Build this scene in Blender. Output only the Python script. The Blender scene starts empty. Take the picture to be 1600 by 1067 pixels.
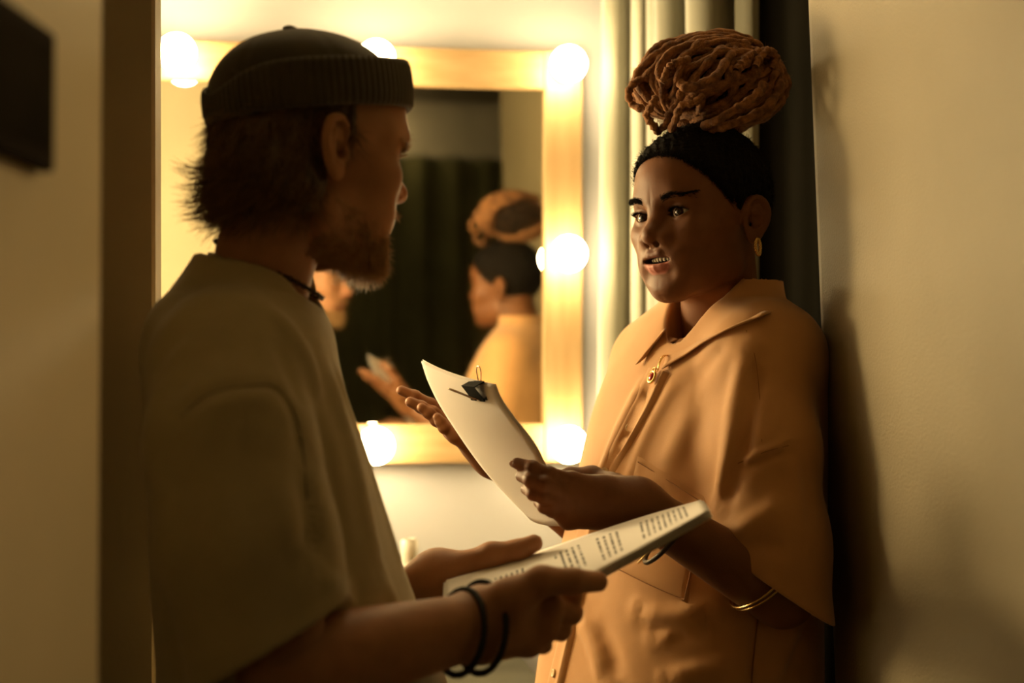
import bpy, math, random
import numpy as np
from mathutils import Matrix, Vector

random.seed(7)
RNG = np.random.default_rng(11)
SC = bpy.context.scene
COL = SC.collection

# ------------------------------------------------------------------ camera, world, exposure
CAM_H = 1.35
PITCH = math.radians(1.2)
FPX = 50.0 / 36.0 * 1600.0
cam_data = bpy.data.cameras.new('camera')
cam_data.lens = 50.0
cam_data.sensor_width = 36.0
cam_data.clip_start = 0.05
cam_data.dof.use_dof = True
cam_data.dof.focus_distance = 1.78
cam_data.dof.aperture_fstop = 2.8
cam = bpy.data.objects.new('camera', cam_data)
COL.objects.link(cam)
cam.location = (0, 0, CAM_H)
cam.rotation_euler = (math.pi / 2 + PITCH, 0, 0)
SC.camera = cam

world = bpy.data.worlds.new('world')
SC.world = world
world.use_nodes = True
world.node_tree.nodes['Background'].inputs[0].default_value = (1.0, 0.75, 0.42, 1)
world.node_tree.nodes['Background'].inputs[1].default_value = 0.0

SC.view_settings.view_transform = 'Standard'
SC.view_settings.look = 'None'
SC.view_settings.gamma = 1.0
SC.view_settings.use_curve_mapping = False
SC.view_settings.exposure = 0.0

BULB_STRENGTH = 66.0
KEY_STRENGTH = 100.0            # globe lamp of the dressing room, left of the mirror
BULB_COLOR = (1.0, 0.735, 0.355)
ROOM_STRENGTH = 22.0           # flush lamp on the dressing room ceiling
PIER_FILL_STRENGTH = 125.0        # added fill globe behind the right wall, for the near pier
LAMP_STRENGTH = 5.5            # the weak lamp on the ceiling of the passage behind the camera

# ------------------------------------------------------------------ helpers
def V(*a):
    return np.array(a, dtype=np.float64)

def nrm(v):
    v = np.asarray(v, dtype=np.float64)
    return v / np.linalg.norm(v)

CAMP = V(0, 0, CAM_H)
CUP = V(0, -math.sin(PITCH), math.cos(PITCH))
CFW = V(0, math.cos(PITCH), math.sin(PITCH))

def ray(px, py):
    return CFW + V(1, 0, 0) * ((px - 800.0) / FPX) + CUP * ((533.5 - py) / FPX)

def P(px, py, Y):
    d = ray(px, py)
    return CAMP + d * (Y / d[1])

def PP(l):
    return [P(*a) for a in l]

class Node:
    pass

def tag(o, label=None, cat=None, group=None, kind=None):
    if label: o['label'] = label
    if cat: o['category'] = cat
    if group: o['group'] = group
    if kind: o['kind'] = kind
    return o

def empty(name, loc, label=None, cat=None, group=None):
    o = bpy.data.objects.new(name, None)
    o.empty_display_size = 0.05
    COL.objects.link(o)
    o.location = [float(v) for v in loc]
    tag(o, label, cat, group)
    return o

def root_loc(o):
    l = Vector(o.location)
    p = o.parent
    if p is not None:
        l = Vector((0, 0, 0))
    return l

def attach(o, parent):
    o.parent = parent
    if parent.type == 'EMPTY':
        o.matrix_parent_inverse = Matrix.Translation(-Vector(parent.location))
    return o

def mesh_obj(name, verts, faces, mat, parent=None, smooth=True, cols=None, uvs=None, mats=None, fmat=None):
    me = bpy.data.meshes.new(name)
    verts = np.asarray(verts, dtype=np.float32)
    if isinstance(faces, np.ndarray):
        nf, k = faces.shape
        me.vertices.add(len(verts))
        me.vertices.foreach_set('co', verts.ravel())
        me.loops.add(nf * k)
        me.loops.foreach_set('vertex_index', faces.astype(np.int32).ravel())
        me.polygons.add(nf)
        me.polygons.foreach_set('loop_start', np.arange(0, nf * k, k, dtype=np.int32))
        me.polygons.foreach_set('loop_total', np.full(nf, k, dtype=np.int32))
        me.update(calc_edges=True)
    else:
        me.from_pydata([tuple(map(float, v)) for v in verts], [], [tuple(map(int, f)) for f in faces])
        me.update()
    if mats:
        for m in mats: me.materials.append(m)
        me.polygons.foreach_set('material_index', np.asarray(fmat, dtype=np.int32))
    else:
        me.materials.append(mat)
    if smooth:
        me.polygons.foreach_set('use_smooth', np.ones(len(me.polygons), dtype=bool))
    if cols is not None:
        a = me.attributes.new('Col', 'FLOAT_COLOR', 'POINT')
        c = np.ones((len(verts), 4), dtype=np.float32)
        c[:, :3] = cols
        a.data.foreach_set('color', c.ravel())
    if uvs is not None:
        uvl = me.uv_layers.new(name='UVMap')
        li = np.empty(len(me.loops), dtype=np.int32)
        me.loops.foreach_get('vertex_index', li)
        uvl.data.foreach_set('uv', np.asarray(uvs, dtype=np.float32)[li].ravel())
    me.validate()
    o = bpy.data.objects.new(name, me)
    COL.objects.link(o)
    if parent is not None:
        attach(o, parent)
    return o

class MB:
    """collects shapes into one mesh"""
    def __init__(self):
        self.v = []; self.f = []
    def add(self, v, f):
        n = len(self.v)
        self.v += [tuple(map(float, p)) for p in v]
        self.f += [tuple(int(i) + n for i in q) for q in f]
        return self
    def build(self, name, mat, parent=None, smooth=True):
        return mesh_obj(name, np.array(self.v), self.f, mat, parent, smooth)

def grid_faces(nu, nv, wrap_u=False, wrap_v=False):
    f = []
    for i in range(nu if wrap_u else nu - 1):
        for j in range(nv if wrap_v else nv - 1):
            a = i * nv + j; b = ((i + 1) % nu) * nv + j
            c = ((i + 1) % nu) * nv + (j + 1) % nv; d = i * nv + (j + 1) % nv
            f.append((a, b, c, d))
    return f

def catmull(pts, n):
    """smooth curve through points, n samples"""
    pts = np.asarray(pts, dtype=np.float64)
    if pts.ndim == 1: pts = pts[:, None]
    m = len(pts)
    ext = np.vstack([2 * pts[0] - pts[1], pts, 2 * pts[-1] - pts[-2]])
    t = np.linspace(0, m - 1 - 1e-9, n)
    i = t.astype(int); u = (t - i)[:, None]
    p0, p1, p2, p3 = ext[i], ext[i + 1], ext[i + 2], ext[i + 3]
    return 0.5 * (2 * p1 + (p2 - p0) * u + (2 * p0 - 5 * p1 + 4 * p2 - p3) * u ** 2 + (3 * p1 - p0 - 3 * p2 + p3) * u ** 3)

def tube_geo(pts, rad, sides=8, closed=False, cap=True, flat=1.0):
    pts = np.asarray(pts, dtype=np.float64); n = len(pts)
    rad = np.full(n, rad) if np.isscalar(rad) else np.asarray(rad)
    if closed:
        tan = np.roll(pts, -1, 0) - np.roll(pts, 1, 0)
    else:
        tan = np.gradient(pts, axis=0)
    tan /= np.linalg.norm(tan, axis=1)[:, None] + 1e-12
    up = V(0, 0, 1) if abs(tan[0][2]) < 0.9 else V(1, 0, 0)
    nn = np.cross(tan[0], up); nn /= np.linalg.norm(nn)
    N = np.empty_like(pts)
    for i in range(n):
        nn = nn - tan[i] * nn.dot(tan[i]); nn /= np.linalg.norm(nn) + 1e-12
        N[i] = nn
    B = np.cross(tan, N)
    a = np.linspace(0, 2 * math.pi, sides, endpoint=False)
    v = pts[:, None] + rad[:, None, None] * (np.cos(a)[None, :, None] * N[:, None] + flat * np.sin(a)[None, :, None] * B[:, None])
    v = v.reshape(-1, 3)
    f = grid_faces(n, sides, closed, True)
    if cap and not closed:
        f = f + [tuple(range(sides))[::-1], tuple((n - 1) * sides + k for k in range(sides))]
    return v, f

def box_geo(lo, hi):
    x0, y0, z0 = lo; x1, y1, z1 = hi
    v = [(x0, y0, z0), (x1, y0, z0), (x1, y1, z0), (x0, y1, z0), (x0, y0, z1), (x1, y0, z1), (x1, y1, z1), (x0, y1, z1)]
    f = [(0, 3, 2, 1), (4, 5, 6, 7), (0, 1, 5, 4), (1, 2, 6, 5), (2, 3, 7, 6), (3, 0, 4, 7)]
    return v, f

def bevel(o, w=0.003, seg=2):
    m = o.modifiers.new('bevel', 'BEVEL'); m.width = w; m.segments = seg; m.limit_method = 'ANGLE'
    return o

def sphere_geo(c, r, nu=24, nv=16, axes=None):
    v = []; 
    A = np.eye(3) if axes is None else np.array(axes)
    r = np.array([r, r, r]) if np.isscalar(r) else np.array(r)
    for i in range(nv + 1):
        th = math.pi * i / nv
        for j in range(nu):
            ph = 2 * math.pi * j / nu
            q = np.array([math.sin(th) * math.cos(ph), math.sin(th) * math.sin(ph), math.cos(th)]) * r
            v.append(np.asarray(c) + q @ A)
    f = []
    for i in range(nv):
        for j in range(nu):
            f.append((i * nu + j, (i + 1) * nu + j, (i + 1) * nu + (j + 1) % nu, i * nu + (j + 1) % nu))
    return v, f

# ------------------------------------------------------------------ materials
def mat(name, color, rough=0.6, color2=None, nscale=8.0, ndetail=4.0, bump=0.0, bscale=None, metal=0.0, spec=0.5,
        sss=0.0, sss_rad=(1, .35, .2), attr=False, stretch=None, sheen=0.0, coat=0.0, trans=0.0, lo=0.35, hi=0.65):
    m = bpy.data.materials.new(name); m.use_nodes = True
    nt = m.node_tree; N = nt.nodes; L = nt.links
    b = N['Principled BSDF']
    b.inputs['Roughness'].default_value = rough
    b.inputs['Metallic'].default_value = metal
    b.inputs['Specular IOR Level'].default_value = spec
    if sss:
        b.inputs['Subsurface Weight'].default_value = sss
        b.inputs['Subsurface Radius'].default_value = sss_rad
        b.inputs['Subsurface Scale'].default_value = 0.006
    if sheen:
        b.inputs['Sheen Weight'].default_value = sheen
        b.inputs['Sheen Roughness'].default_value = 0.5
    if coat: b.inputs['Coat Weight'].default_value = coat
    tc = N.new('ShaderNodeTexCoord'); mp = N.new('ShaderNodeMapping')
    L.new(tc.outputs['Object'], mp.inputs[0])
    if stretch: mp.inputs['Scale'].default_value = stretch
    nz = N.new('ShaderNodeTexNoise'); nz.inputs['Scale'].default_value = nscale; nz.inputs['Detail'].default_value = ndetail
    L.new(mp.outputs[0], nz.inputs[0])
    c2 = color2 if color2 else tuple(x * 0.86 for x in color)
    rp = N.new('ShaderNodeValToRGB')
    rp.color_ramp.elements[0].position = lo; rp.color_ramp.elements[1].position = hi
    L.new(nz.outputs['Fac'], rp.inputs[0])
    if attr:
        at = N.new('ShaderNodeAttribute'); at.attribute_name = 'Col'
        rp.color_ramp.elements[0].color = (0.88, 0.86, 0.85, 1); rp.color_ramp.elements[1].color = (1, 1, 1, 1)
        mx = N.new('ShaderNodeMix'); mx.data_type = 'RGBA'; mx.blend_type = 'MULTIPLY'; mx.inputs[0].default_value = 1.0
        L.new(at.outputs['Color'], mx.inputs[6]); L.new(rp.outputs[0], mx.inputs[7])
        L.new(mx.outputs[2], b.inputs['Base Color'])
    else:
        rp.color_ramp.elements[0].color = (*c2, 1); rp.color_ramp.elements[1].color = (*color, 1)
        L.new(rp.outputs[0], b.inputs['Base Color'])
    if bump:
        n2 = N.new('ShaderNodeTexNoise'); n2.inputs['Scale'].default_value = bscale or nscale * 10; n2.inputs['Detail'].default_value = 3
        L.new(mp.outputs[0], n2.inputs[0])
        bp = N.new('ShaderNodeBump'); bp.inputs['Strength'].default_value = bump; bp.inputs['Distance'].default_value = 0.002
        L.new(n2.outputs['Fac'], bp.inputs['Height']); L.new(bp.outputs[0], b.inputs['Normal'])
    if trans:
        tr = N.new('ShaderNodeBsdfTranslucent'); ms = N.new('ShaderNodeMixShader'); ms.inputs[0].default_value = trans
        L.new(rp.outputs[0], tr.inputs[0]) if not attr else L.new(mx.outputs[2], tr.inputs[0])
        L.new(b.outputs[0], ms.inputs[1]); L.new(tr.outputs[0], ms.inputs[2])
        L.new(ms.outputs[0], N['Material Output'].inputs[0])
    return m

M = {}
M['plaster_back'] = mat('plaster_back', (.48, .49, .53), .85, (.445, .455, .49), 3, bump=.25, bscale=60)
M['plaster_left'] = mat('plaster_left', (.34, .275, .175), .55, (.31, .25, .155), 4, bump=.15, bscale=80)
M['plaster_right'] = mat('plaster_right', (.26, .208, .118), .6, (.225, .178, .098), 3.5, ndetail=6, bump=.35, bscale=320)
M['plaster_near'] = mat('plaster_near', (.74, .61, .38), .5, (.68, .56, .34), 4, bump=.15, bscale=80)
M['ceiling'] = mat('ceiling_paint', (.28, .25, .2), .9)
M['floor'] = mat('floor_boards', (.07, .045, .025), .5, (.05, .03, .015), 3, stretch=(1, 8, 1))
M['plaster_rear'] = mat('plaster_rear', (.8, .74, .6), .8)
M['dark_cloth'] = mat('dark_green_drape', (.15, .145, .058), .9, (.11, .105, .04), 5)
M['shade_black'] = mat('painted_shade_black', (.006, .005, .003), 1.0, (.004, .0035, .002), 5, spec=.05)  # near-black colour stands in for deep shade on the curtain
M['trim_white'] = mat('painted_trim', (.72, .68, .56), .35, bump=.05)
M['velvet'] = mat('velvet_curtain', (.205, .20, .148), .75, (.17, .166, .12), 3, stretch=(1, 1, .05), sheen=.5)
M['pine'] = mat('pine_boards', (.42, .29, .15), .4, (.36, .235, .11), 5, ndetail=5, bump=.1, bscale=40, stretch=(12, 12, 1.2))
M['pine_h'] = mat('pine_rails', (.42, .29, .15), .4, (.36, .235, .11), 5, ndetail=5, bump=.1, bscale=40, stretch=(1.2, 12, 12))
M['table'] = mat('dark_table', (.045, .042, .02), .6, (.03, .028, .014), 6)
M['porcelain'] = mat('white_glazed', (.8, .78, .72), .2)
M['brass'] = mat('brass_socket', (.75, .55, .25), .3, metal=1)
M['picture'] = mat('dark_print', (.022, .015, .006), 1.0, (.010, .007, .003), 9, spec=.05)
M['picture_frame'] = mat('dark_frame', (.020, .012, .005), .9, spec=.1)

mm = bpy.data.materials.new('mirror_glass'); mm.use_nodes = True
b = mm.node_tree.nodes['Principled BSDF']
b.inputs['Base Color'].default_value = (.86, .88, .82, 1); b.inputs['Metallic'].default_value = 1.0
N = mm.node_tree.nodes; L = mm.node_tree.links
tcn = N.new('ShaderNodeTexCoord'); nz = N.new('ShaderNodeTexNoise'); nz.inputs['Scale'].default_value = 6
rp = N.new('ShaderNodeValToRGB'); rp.color_ramp.elements[0].color = (.01, .01, .01, 1); rp.color_ramp.elements[1].color = (.05, .05, .05, 1)
L.new(tcn.outputs['Object'], nz.inputs[0]); L.new(nz.outputs['Fac'], rp.inputs[0]); L.new(rp.outputs[0], b.inputs['Roughness'])
M['mirror'] = mm

def emit_mat(name, color, strength):
    m = bpy.data.materials.new(name); m.use_nodes = True
    nt = m.node_tree; nt.nodes.clear()
    e = nt.nodes.new('ShaderNodeEmission'); e.inputs[0].default_value = (*color, 1); e.inputs[1].default_value = strength
    o = nt.nodes.new('ShaderNodeOutputMaterial'); nt.links.new(e.outputs[0], o.inputs[0])
    return m
M['globe'] = emit_mat('globe_shade', BULB_COLOR, KEY_STRENGTH)
M['bulb'] = emit_mat('opal_bulb', BULB_COLOR, BULB_STRENGTH)
M['room_lamp'] = emit_mat('room_lamp_diffuser', BULB_COLOR, ROOM_STRENGTH)
M['pier_fill'] = emit_mat('pier_fill_globe', BULB_COLOR, PIER_FILL_STRENGTH)
M['lamp'] = emit_mat('lamp_diffuser', (1.0, .68, .30), LAMP_STRENGTH)

def skin_mat(name, rough, sss):
    return mat(name, (1, 1, 1), rough, nscale=45, ndetail=5, bump=.12, bscale=420, attr=True, sss=sss, spec=.28)
M['skin_man'] = skin_mat('fair_skin', .5, .15)
M['skin_woman'] = skin_mat('deep_brown_skin', .52, .05)
M['tee'] = mat('cream_jersey', (.45, .375, .215), .9, (.42, .35, .195), 30, bump=.12, bscale=900, sheen=.2)
M['shirt'] = mat('camel_shirting', (.53, .275, .105), .68, (.50, .255, .095), 25, bump=.12, bscale=700, sheen=.25, spec=.3)
M['beanie'] = mat('dark_olive_knit', (.050, .038, .015), .9, (.038, .028, .011), 40, bump=.3, bscale=700, sheen=.3)
M['man_hair'] = mat('brown_hair', (.085, .045, .018), .55, (.05, .026, .01), 60)
M['man_hair_tip'] = mat('brown_hair_strands', (.24, .13, .05), .5, (.15, .075, .028), 60)
M['beard'] = mat('ginger_beard', (.56, .34, .15), .5, (.40, .22, .08), 90)
M['woman_hair'] = mat('black_hair', (.010, .007, .0045), .95, (.006, .004, .0025), 160, bump=.8, bscale=500, spec=.15)
M['loc'] = mat('auburn_locs', (.30, .125, .036), .85, (.12, .045, .013), 90, bump=.9, bscale=420)
M['eye'] = mat('eye', (1, 1, 1), .08, nscale=5, attr=True)
M['teeth'] = mat('teeth', (.75, .68, .52), .3)
M['black_cord'] = mat('black_cord', (.012, .010, .008), .7)
M['dark_metal'] = mat('dark_chain', (.06, .045, .03), .45, metal=.7)
M['gold'] = mat('gold', (.85, .58, .22), .22, metal=1)
M['garnet'] = mat('garnet', (.35, .02, .01), .08, coat=.5)
M['trouser_dark'] = mat('dark_trousers', (.05, .045, .035), .9)
M['trouser_brown'] = mat('brown_trousers', (.16, .09, .04), .9)
M['shoe'] = mat('shoe_leather', (.03, .025, .02), .5)
M['paper'] = mat('white_paper', (.88, .84, .80), .85, (.85, .81, .77), 4, trans=.30)
M['clip_black'] = mat('clip_enamel', (.005, .005, .004), .7, spec=.03)
M['clip_wire'] = mat('clip_wire', (.55, .42, .30), .25, metal=1)
M['button'] = mat('shell_button', (.75, .55, .30), .2, coat=.4)
M['thread'] = mat('seam_thread', (.30, .13, .04), .8)
M['thread_tee'] = mat('tee_thread', (.36, .31, .20), .9)

# ------------------------------------------------------------------ signed distance modelling
F4 = np.float32
def length(p): return np.sqrt(np.einsum('ij,ij->i', p, p))
def smin(a, b, k):
    h = np.maximum(k - np.abs(a - b), 0) / k
    return np.minimum(a, b) - h * h * (k * .25)
def smax(a, b, k): return -smin(-a, -b, k)
def s_sph(p, c, r): return length(p - np.asarray(c, F4)) - F4(r)
def s_ell(p, c, r, R=None):
    q = p - np.asarray(c, F4)
    if R is not None: q = q @ np.asarray(R, F4).T
    r = np.asarray(r, F4)
    k0 = length(q / r); k1 = length(q / (r * r)) + 1e-9
    return k0 * (k0 - 1) / k1
def s_cone(p, a, b, ra, rb):
    a = np.asarray(a, F4); b = np.asarray(b, F4); ba = b - a
    pa = p - a
    h = np.clip(pa @ ba / (ba @ ba + 1e-12), 0, 1)
    return length(pa - h[:, None] * ba) - (F4(ra) + F4(rb - ra) * h)
def s_chain(p, pts, rad, k=.006):
    d = None
    for i in range(len(pts) - 1):
        e = s_cone(p, pts[i], pts[i + 1], rad[i], rad[i + 1])
        d = e if d is None else smin(d, e, k)
    return d
def seg_dist(p, pts):
    d = None
    for i in range(len(pts) - 1):
        e = s_cone(p, pts[i], pts[i + 1], 0, 0)
        d = e if d is None else np.minimum(d, e)
    return d

def isosurface(f, lo, hi, h, project=2, band=1.7):
    lo = np.asarray(lo, dtype=np.float64); hi = np.asarray(hi, dtype=np.float64)
    nb = np.ceil((hi - lo) / (4 * h)).astype(int)
    bi = np.stack(np.meshgrid(*[np.arange(k) for k in nb], indexing='ij'), -1).reshape(-1, 3)
    cen = (lo + (bi * 4 + 1.5) * h).astype(F4)
    fc = f(cen)
    act = np.abs(fc) < band * 4.2 * h
    n = nb * 4
    F = np.repeat(np.repeat(np.repeat(np.where(fc < 0, -1., 1.).astype(F4).reshape(nb), 4, 0), 4, 1), 4, 2)
    o = np.stack(np.meshgrid(*[np.arange(4)] * 3, indexing='ij'), -1).reshape(-1, 3)
    vi = (bi[act] * 4)[:, None, :] + o[None]
    vi = vi.reshape(-1, 3)
    val = np.empty(len(vi), F4)
    for s in range(0, len(vi), 400000):
        val[s:s + 400000] = f((lo + vi[s:s + 400000] * h).astype(F4))
    F[vi[:, 0], vi[:, 1], vi[:, 2]] = val
    neg = F < 0
    c = [neg[i:n[0] - 1 + i, j:n[1] - 1 + j, k:n[2] - 1 + k] for i in (0, 1) for j in (0, 1) for k in (0, 1)]
    sm = sum(x.astype(np.int8) for x in c)
    cells = np.argwhere((sm > 0) & (sm < 8))
    idx = np.full(tuple(n - 1), -1, np.int32)
    idx[cells[:, 0], cells[:, 1], cells[:, 2]] = np.arange(len(cells))
    acc = np.zeros((len(cells), 3)); cnt = np.zeros(len(cells))
    corners = [(i, j, k) for i in (0, 1) for j in (0, 1) for k in (0, 1)]
    for a in range(8):
        for b_ in range(a + 1, 8):
            A = np.array(corners[a]); B = np.array(corners[b_])
            if np.abs(A - B).sum() != 1: continue
            ca = cells + A; cb = cells + B
            fa = F[ca[:, 0], ca[:, 1], ca[:, 2]]; fb = F[cb[:, 0], cb[:, 1], cb[:, 2]]
            m = (fa < 0) != (fb < 0)
            t = np.where(m, fa / (fa - fb + 1e-20), 0)
            acc[m] += (ca + (cb - ca) * t[:, None])[m]; cnt[m] += 1
    verts = lo + acc / cnt[:, None] * h
    quads = []
    for ax in range(3):
        u, v = (ax + 1) % 3, (ax + 2) % 3
        sl0 = [slice(None)] * 3; sl1 = [slice(None)] * 3
        sl0[ax] = slice(0, -1); sl1[ax] = slice(1, None)
        ch = neg[tuple(sl0)] != neg[tuple(sl1)]
        e = np.argwhere(ch)
        e = e[(e[:, u] > 0) & (e[:, v] > 0) & (e[:, u] < n[u] - 1) & (e[:, v] < n[v] - 1)]
        du = np.zeros(3, int); du[u] = 1; dv = np.zeros(3, int); dv[v] = 1
        q = [idx[tuple((e - s).T)] for s in (du + dv, dv, du * 0, du)]
        q = np.stack(q, 1)
        flip = ~neg[e[:, 0], e[:, 1], e[:, 2]]
        q[flip] = q[flip][:, ::-1]
        quads.append(q)
    quads = np.concatenate(quads)
    quads = quads[(quads >= 0).all(1)]
    for _ in range(project):
        p = verts.astype(F4)
        d = f(p)
        e = h * .5
        g = np.stack([f(p + np.eye(3, dtype=F4)[i] * F4(e)) - f(p - np.eye(3, dtype=F4)[i] * F4(e)) for i in range(3)], 1) / (2 * e)
        g2 = np.maximum((g * g).sum(1), .05)
        st = np.clip(d / g2, -h, h)
        verts = verts - st[:, None] * g
    return verts, quads

def grad(f, p, e=.0012):
    p = np.asarray(p, F4)
    g = np.stack([f(p + np.eye(3, dtype=F4)[i] * F4(e)) - f(p - np.eye(3, dtype=F4)[i] * F4(e)) for i in range(3)], 1)
    return g / (np.linalg.norm(g, axis=1)[:, None] + 1e-9)

def project(f, p, it=4):
    p = np.asarray(p, F4).reshape(-1, 3).copy()
    for _ in range(it):
        p -= f(p)[:, None] * grad(f, p)
    return p

def hits(f, pix, y0, y1=3.0):
    """points where the sight lines through given photo positions meet a shape"""
    pix = np.asarray(pix, dtype=np.float64).reshape(-1, 2)
    d = np.array([ray(a, b) for a, b in pix]); d /= d[:, 1:2]
    t = np.full(len(pix), y0)
    for _ in range(80):
        v = f((CAMP + d * t[:, None]).astype(F4))
        t = np.minimum(t + v * .7, y1)
    return CAMP + d * t[:, None]

class Loft:
    """body-like form: sections (z, cx, cy, half width along s, half depth along f)"""
    def __init__(self, secs, s, f, n=2.3):
        secs = np.array(sorted(secs, key=lambda a: a[0]), dtype=np.float64)
        d = catmull(secs, 90)
        self.z = d[:, 0]; self.c = d[:, 1:]
        self.s = np.asarray(s, F4); self.f = np.asarray(f, F4); self.n = n
    def __call__(self, p):
        z = p[:, 2]
        cx, cy, w, dd = [np.interp(z, self.z, self.c[:, i]).astype(F4) for i in range(4)]
        qx = p[:, 0] - cx; qy = p[:, 1] - cy
        u = np.abs(qx * self.s[0] + qy * self.s[1]) / w
        v = np.abs(qx * self.f[0] + qy * self.f[1]) / dd
        k = (u ** self.n + v ** self.n + 1e-9) ** (1 / self.n)
        return (k - 1) * np.minimum(w, dd) * .9

class Folds:
    def __init__(self): self.l = []
    def add(self, pts, amp, width): 
        pts = np.asarray(pts); self.l.append((pts, amp, width, pts.min(0) - 2.6 * width, pts.max(0) + 2.6 * width))
    def __call__(self, p):
        out = np.zeros(len(p), F4)
        for pts, amp, w, lo, hi in self.l:
            m = ((p > lo.astype(F4)) & (p < hi.astype(F4))).all(1)
            if not m.any(): continue
            q = p[m]; d = seg_dist(q, pts)
            # fade out at both ends
            L0 = length(q - pts[0].astype(F4)); L1 = length(q - pts[-1].astype(F4))
            fade = np.clip(L0 / (2.2 * w), .25, 1) * np.clip(L1 / (2.2 * w), .25, 1)
            out[m] += amp * np.exp(-(d / w) ** 2) * fade
        return out

def vnoise(p, s, seed=0):
    """cheap smooth noise from sines"""
    r = np.random.default_rng(seed)
    out = np.zeros(len(p), F4)
    for i in range(6):
        k = r.normal(size=3); k /= np.linalg.norm(k)
        out += np.sin(p @ (k * s * (0.7 + .25 * i)).astype(F4) + F4(r.uniform(0, 6.28)))
    return out / 6
# ------------------------------------------------------------------ the room
# mirror wall: turned a little so that its right side lies farther off
ALPHA = 0.135
MT = V(math.cos(ALPHA), math.sin(ALPHA), 0)
MN = V(math.sin(ALPHA), -math.cos(ALPHA), 0)
M0 = P(877, 400, 2.85)
def on_mirror(px, py):
    d = ray(px, py)
    t = ((M0 - CAMP) @ MN) / (d @ MN)
    q = CAMP + d * t
    return (q - M0) @ MT, q[2]
def MP(s, z, out=0.0):
    return V(M0[0], M0[1], 0) + MT * s + MN * out + V(0, 0, z)

def slab_obj(name, verts, faces, m, smooth=False):
    o = mesh_obj(name, verts, faces, m, None, smooth)
    o['kind'] = 'structure'
    return o

CEIL = 2.75
# back wall behind the mirror
v = [MP(-2.2, 0, -.03), MP(1.2, 0, -.03), MP(1.2, CEIL, -.03), MP(-2.2, CEIL, -.03), MP(-2.2, 0, -.13), MP(1.2, 0, -.13), MP(1.2, CEIL, -.13), MP(-2.2, CEIL, -.13)]
slab_obj('wall_back', v, [(0, 1, 2, 3), (5, 4, 7, 6), (0, 3, 7, 4), (1, 5, 6, 2), (3, 2, 6, 7), (0, 4, 5, 1)], M['plaster_back'])
slab_obj('floor', *box_geo((-2.6, -2.6, -.1), (2.6, 3.3, 0)), M['floor'])
slab_obj('ceiling', *box_geo((-2.6, -2.6, CEIL), (2.6, 3.3, CEIL + .1)), M['ceiling'])

def prism(name, outline, z0, z1, m, shear=0.0, bev=0.0):
    n = len(outline)
    v = [(x - (z0 - 1.35) * shear, y, z0) for x, y in outline] + [(x - (z1 - 1.35) * shear, y, z1) for x, y in outline]
    f = [tuple(range(n))[::-1], tuple(range(n, 2 * n))] + [(i, (i + 1) % n, n + (i + 1) % n, n + i) for i in range(n)]
    o = slab_obj(name, v, f, m)
    if bev: bevel(o, bev, 3)
    return o

# left partition: its unlit face is turned to the camera, its narrow edge to the light
prism('wall_left', [(-2.5, 1.63), (-.413, 1.63), (-.4095, 1.634), (-.4095, 1.661), (-.413, 1.665), (-2.5, 1.665)], 0, CEIL, M['plaster_left'], shear=.006)
# pier close to the camera
prism('wall_left_near', [(-1.2, .30), (-.300, .30), (-.300, 1.035), (-.306, 1.055), (-1.2, 1.055)], 0, CEIL, M['plaster_near'])
# right wall: a slightly leaning panel
prism('wall_right', [(.402, 1.825), (.4035, 1.845), (.44, 1.90), (2.5, 1.95), (2.5, 1.85), (.66, 1.80), (.62, 1.16), (.455, 1.14)], 0, CEIL, M['plaster_right'], shear=.035, bev=.004)
# outer walls
slab_obj('wall_side_left', *box_geo((-2.6, -2.6, 0), (-2.5, 3.3, CEIL)), M['plaster_left'])
slab_obj('wall_side_right', *box_geo((2.5, -2.6, 0), (2.6, 3.3, CEIL)), M['plaster_left'])
slab_obj('wall_rear', *box_geo((-2.6, -2.6, 0), (2.6, -2.5, CEIL)), M['plaster_rear'])

# dark drape across the rear of the passage, seen in the mirror
def drape(name, xa, ya, xb, yb, z0, z1, folds, amp, m, seed=0, phase=0.0, sharp=1.0, pleat=.12):
    r = np.random.default_rng(seed)
    n = folds * 14
    t = np.linspace(0, 1, n)
    d = V(xb - xa, yb - ya); ln = np.linalg.norm(d); d /= ln; nn = V(d[1], -d[0])
    ph = t * folds * 2 * math.pi + .9 * np.sin(t * 9.1 + phase) + phase
    w = np.sin(ph); w = np.sign(w) * np.abs(w) ** sharp
    a = amp * (0.75 + .35 * np.sin(t * 23 + 1 + phase))
    zs = np.linspace(z0, z1, 10)
    front = []
    for i in range(n):
        for j, z in enumerate(zs):
            k = 1 + .12 * math.sin(z * 2.1 + i * .03)
            off = a[i] * w[i] * k
            sl = pleat * amp * np.sin(2 * ph[i])
            front.append((xa + d[0] * (t[i] * ln + sl) + nn[0] * off, ya + d[1] * (t[i] * ln + sl) + nn[1] * off, z))
    front = np.array(front)
    back = front - np.array([nn[0], nn[1], 0]) * .006
    f = grid_faces(n, 10)
    N_ = len(front)
    f2 = [tuple(i + N_ for i in q[::-1]) for q in f]
    return mesh_obj(name, np.vstack([front, back]), f + f2, m)
tag(drape('rear_drape', 2.45, -2.38, -2.45, -2.38, .02, 2.42, 26, .04, M['dark_cloth'], 3), 'dark green drape across the far end, seen in the mirror', 'drape')

# velvet curtain along the right side between mirror wall and door post
ct = empty('curtain', (.30, 2.35, 0), 'grey green velvet curtain in deep folds behind the woman', 'curtain')
cx0 = P(984, 300, 2.80); 
attach(drape('cloth', cx0[0], 2.83, .380, 2.31, .02, 2.62, 6, .058, M['velvet'], 5, phase=.4, sharp=1.0, pleat=-.45), ct)
rod, rf = tube_geo([(.16, 2.86, 2.64), (.46, 2.03, 2.64)], .014, 12)
mesh_obj('rod', rod, rf, M['brass'], ct)

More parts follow.
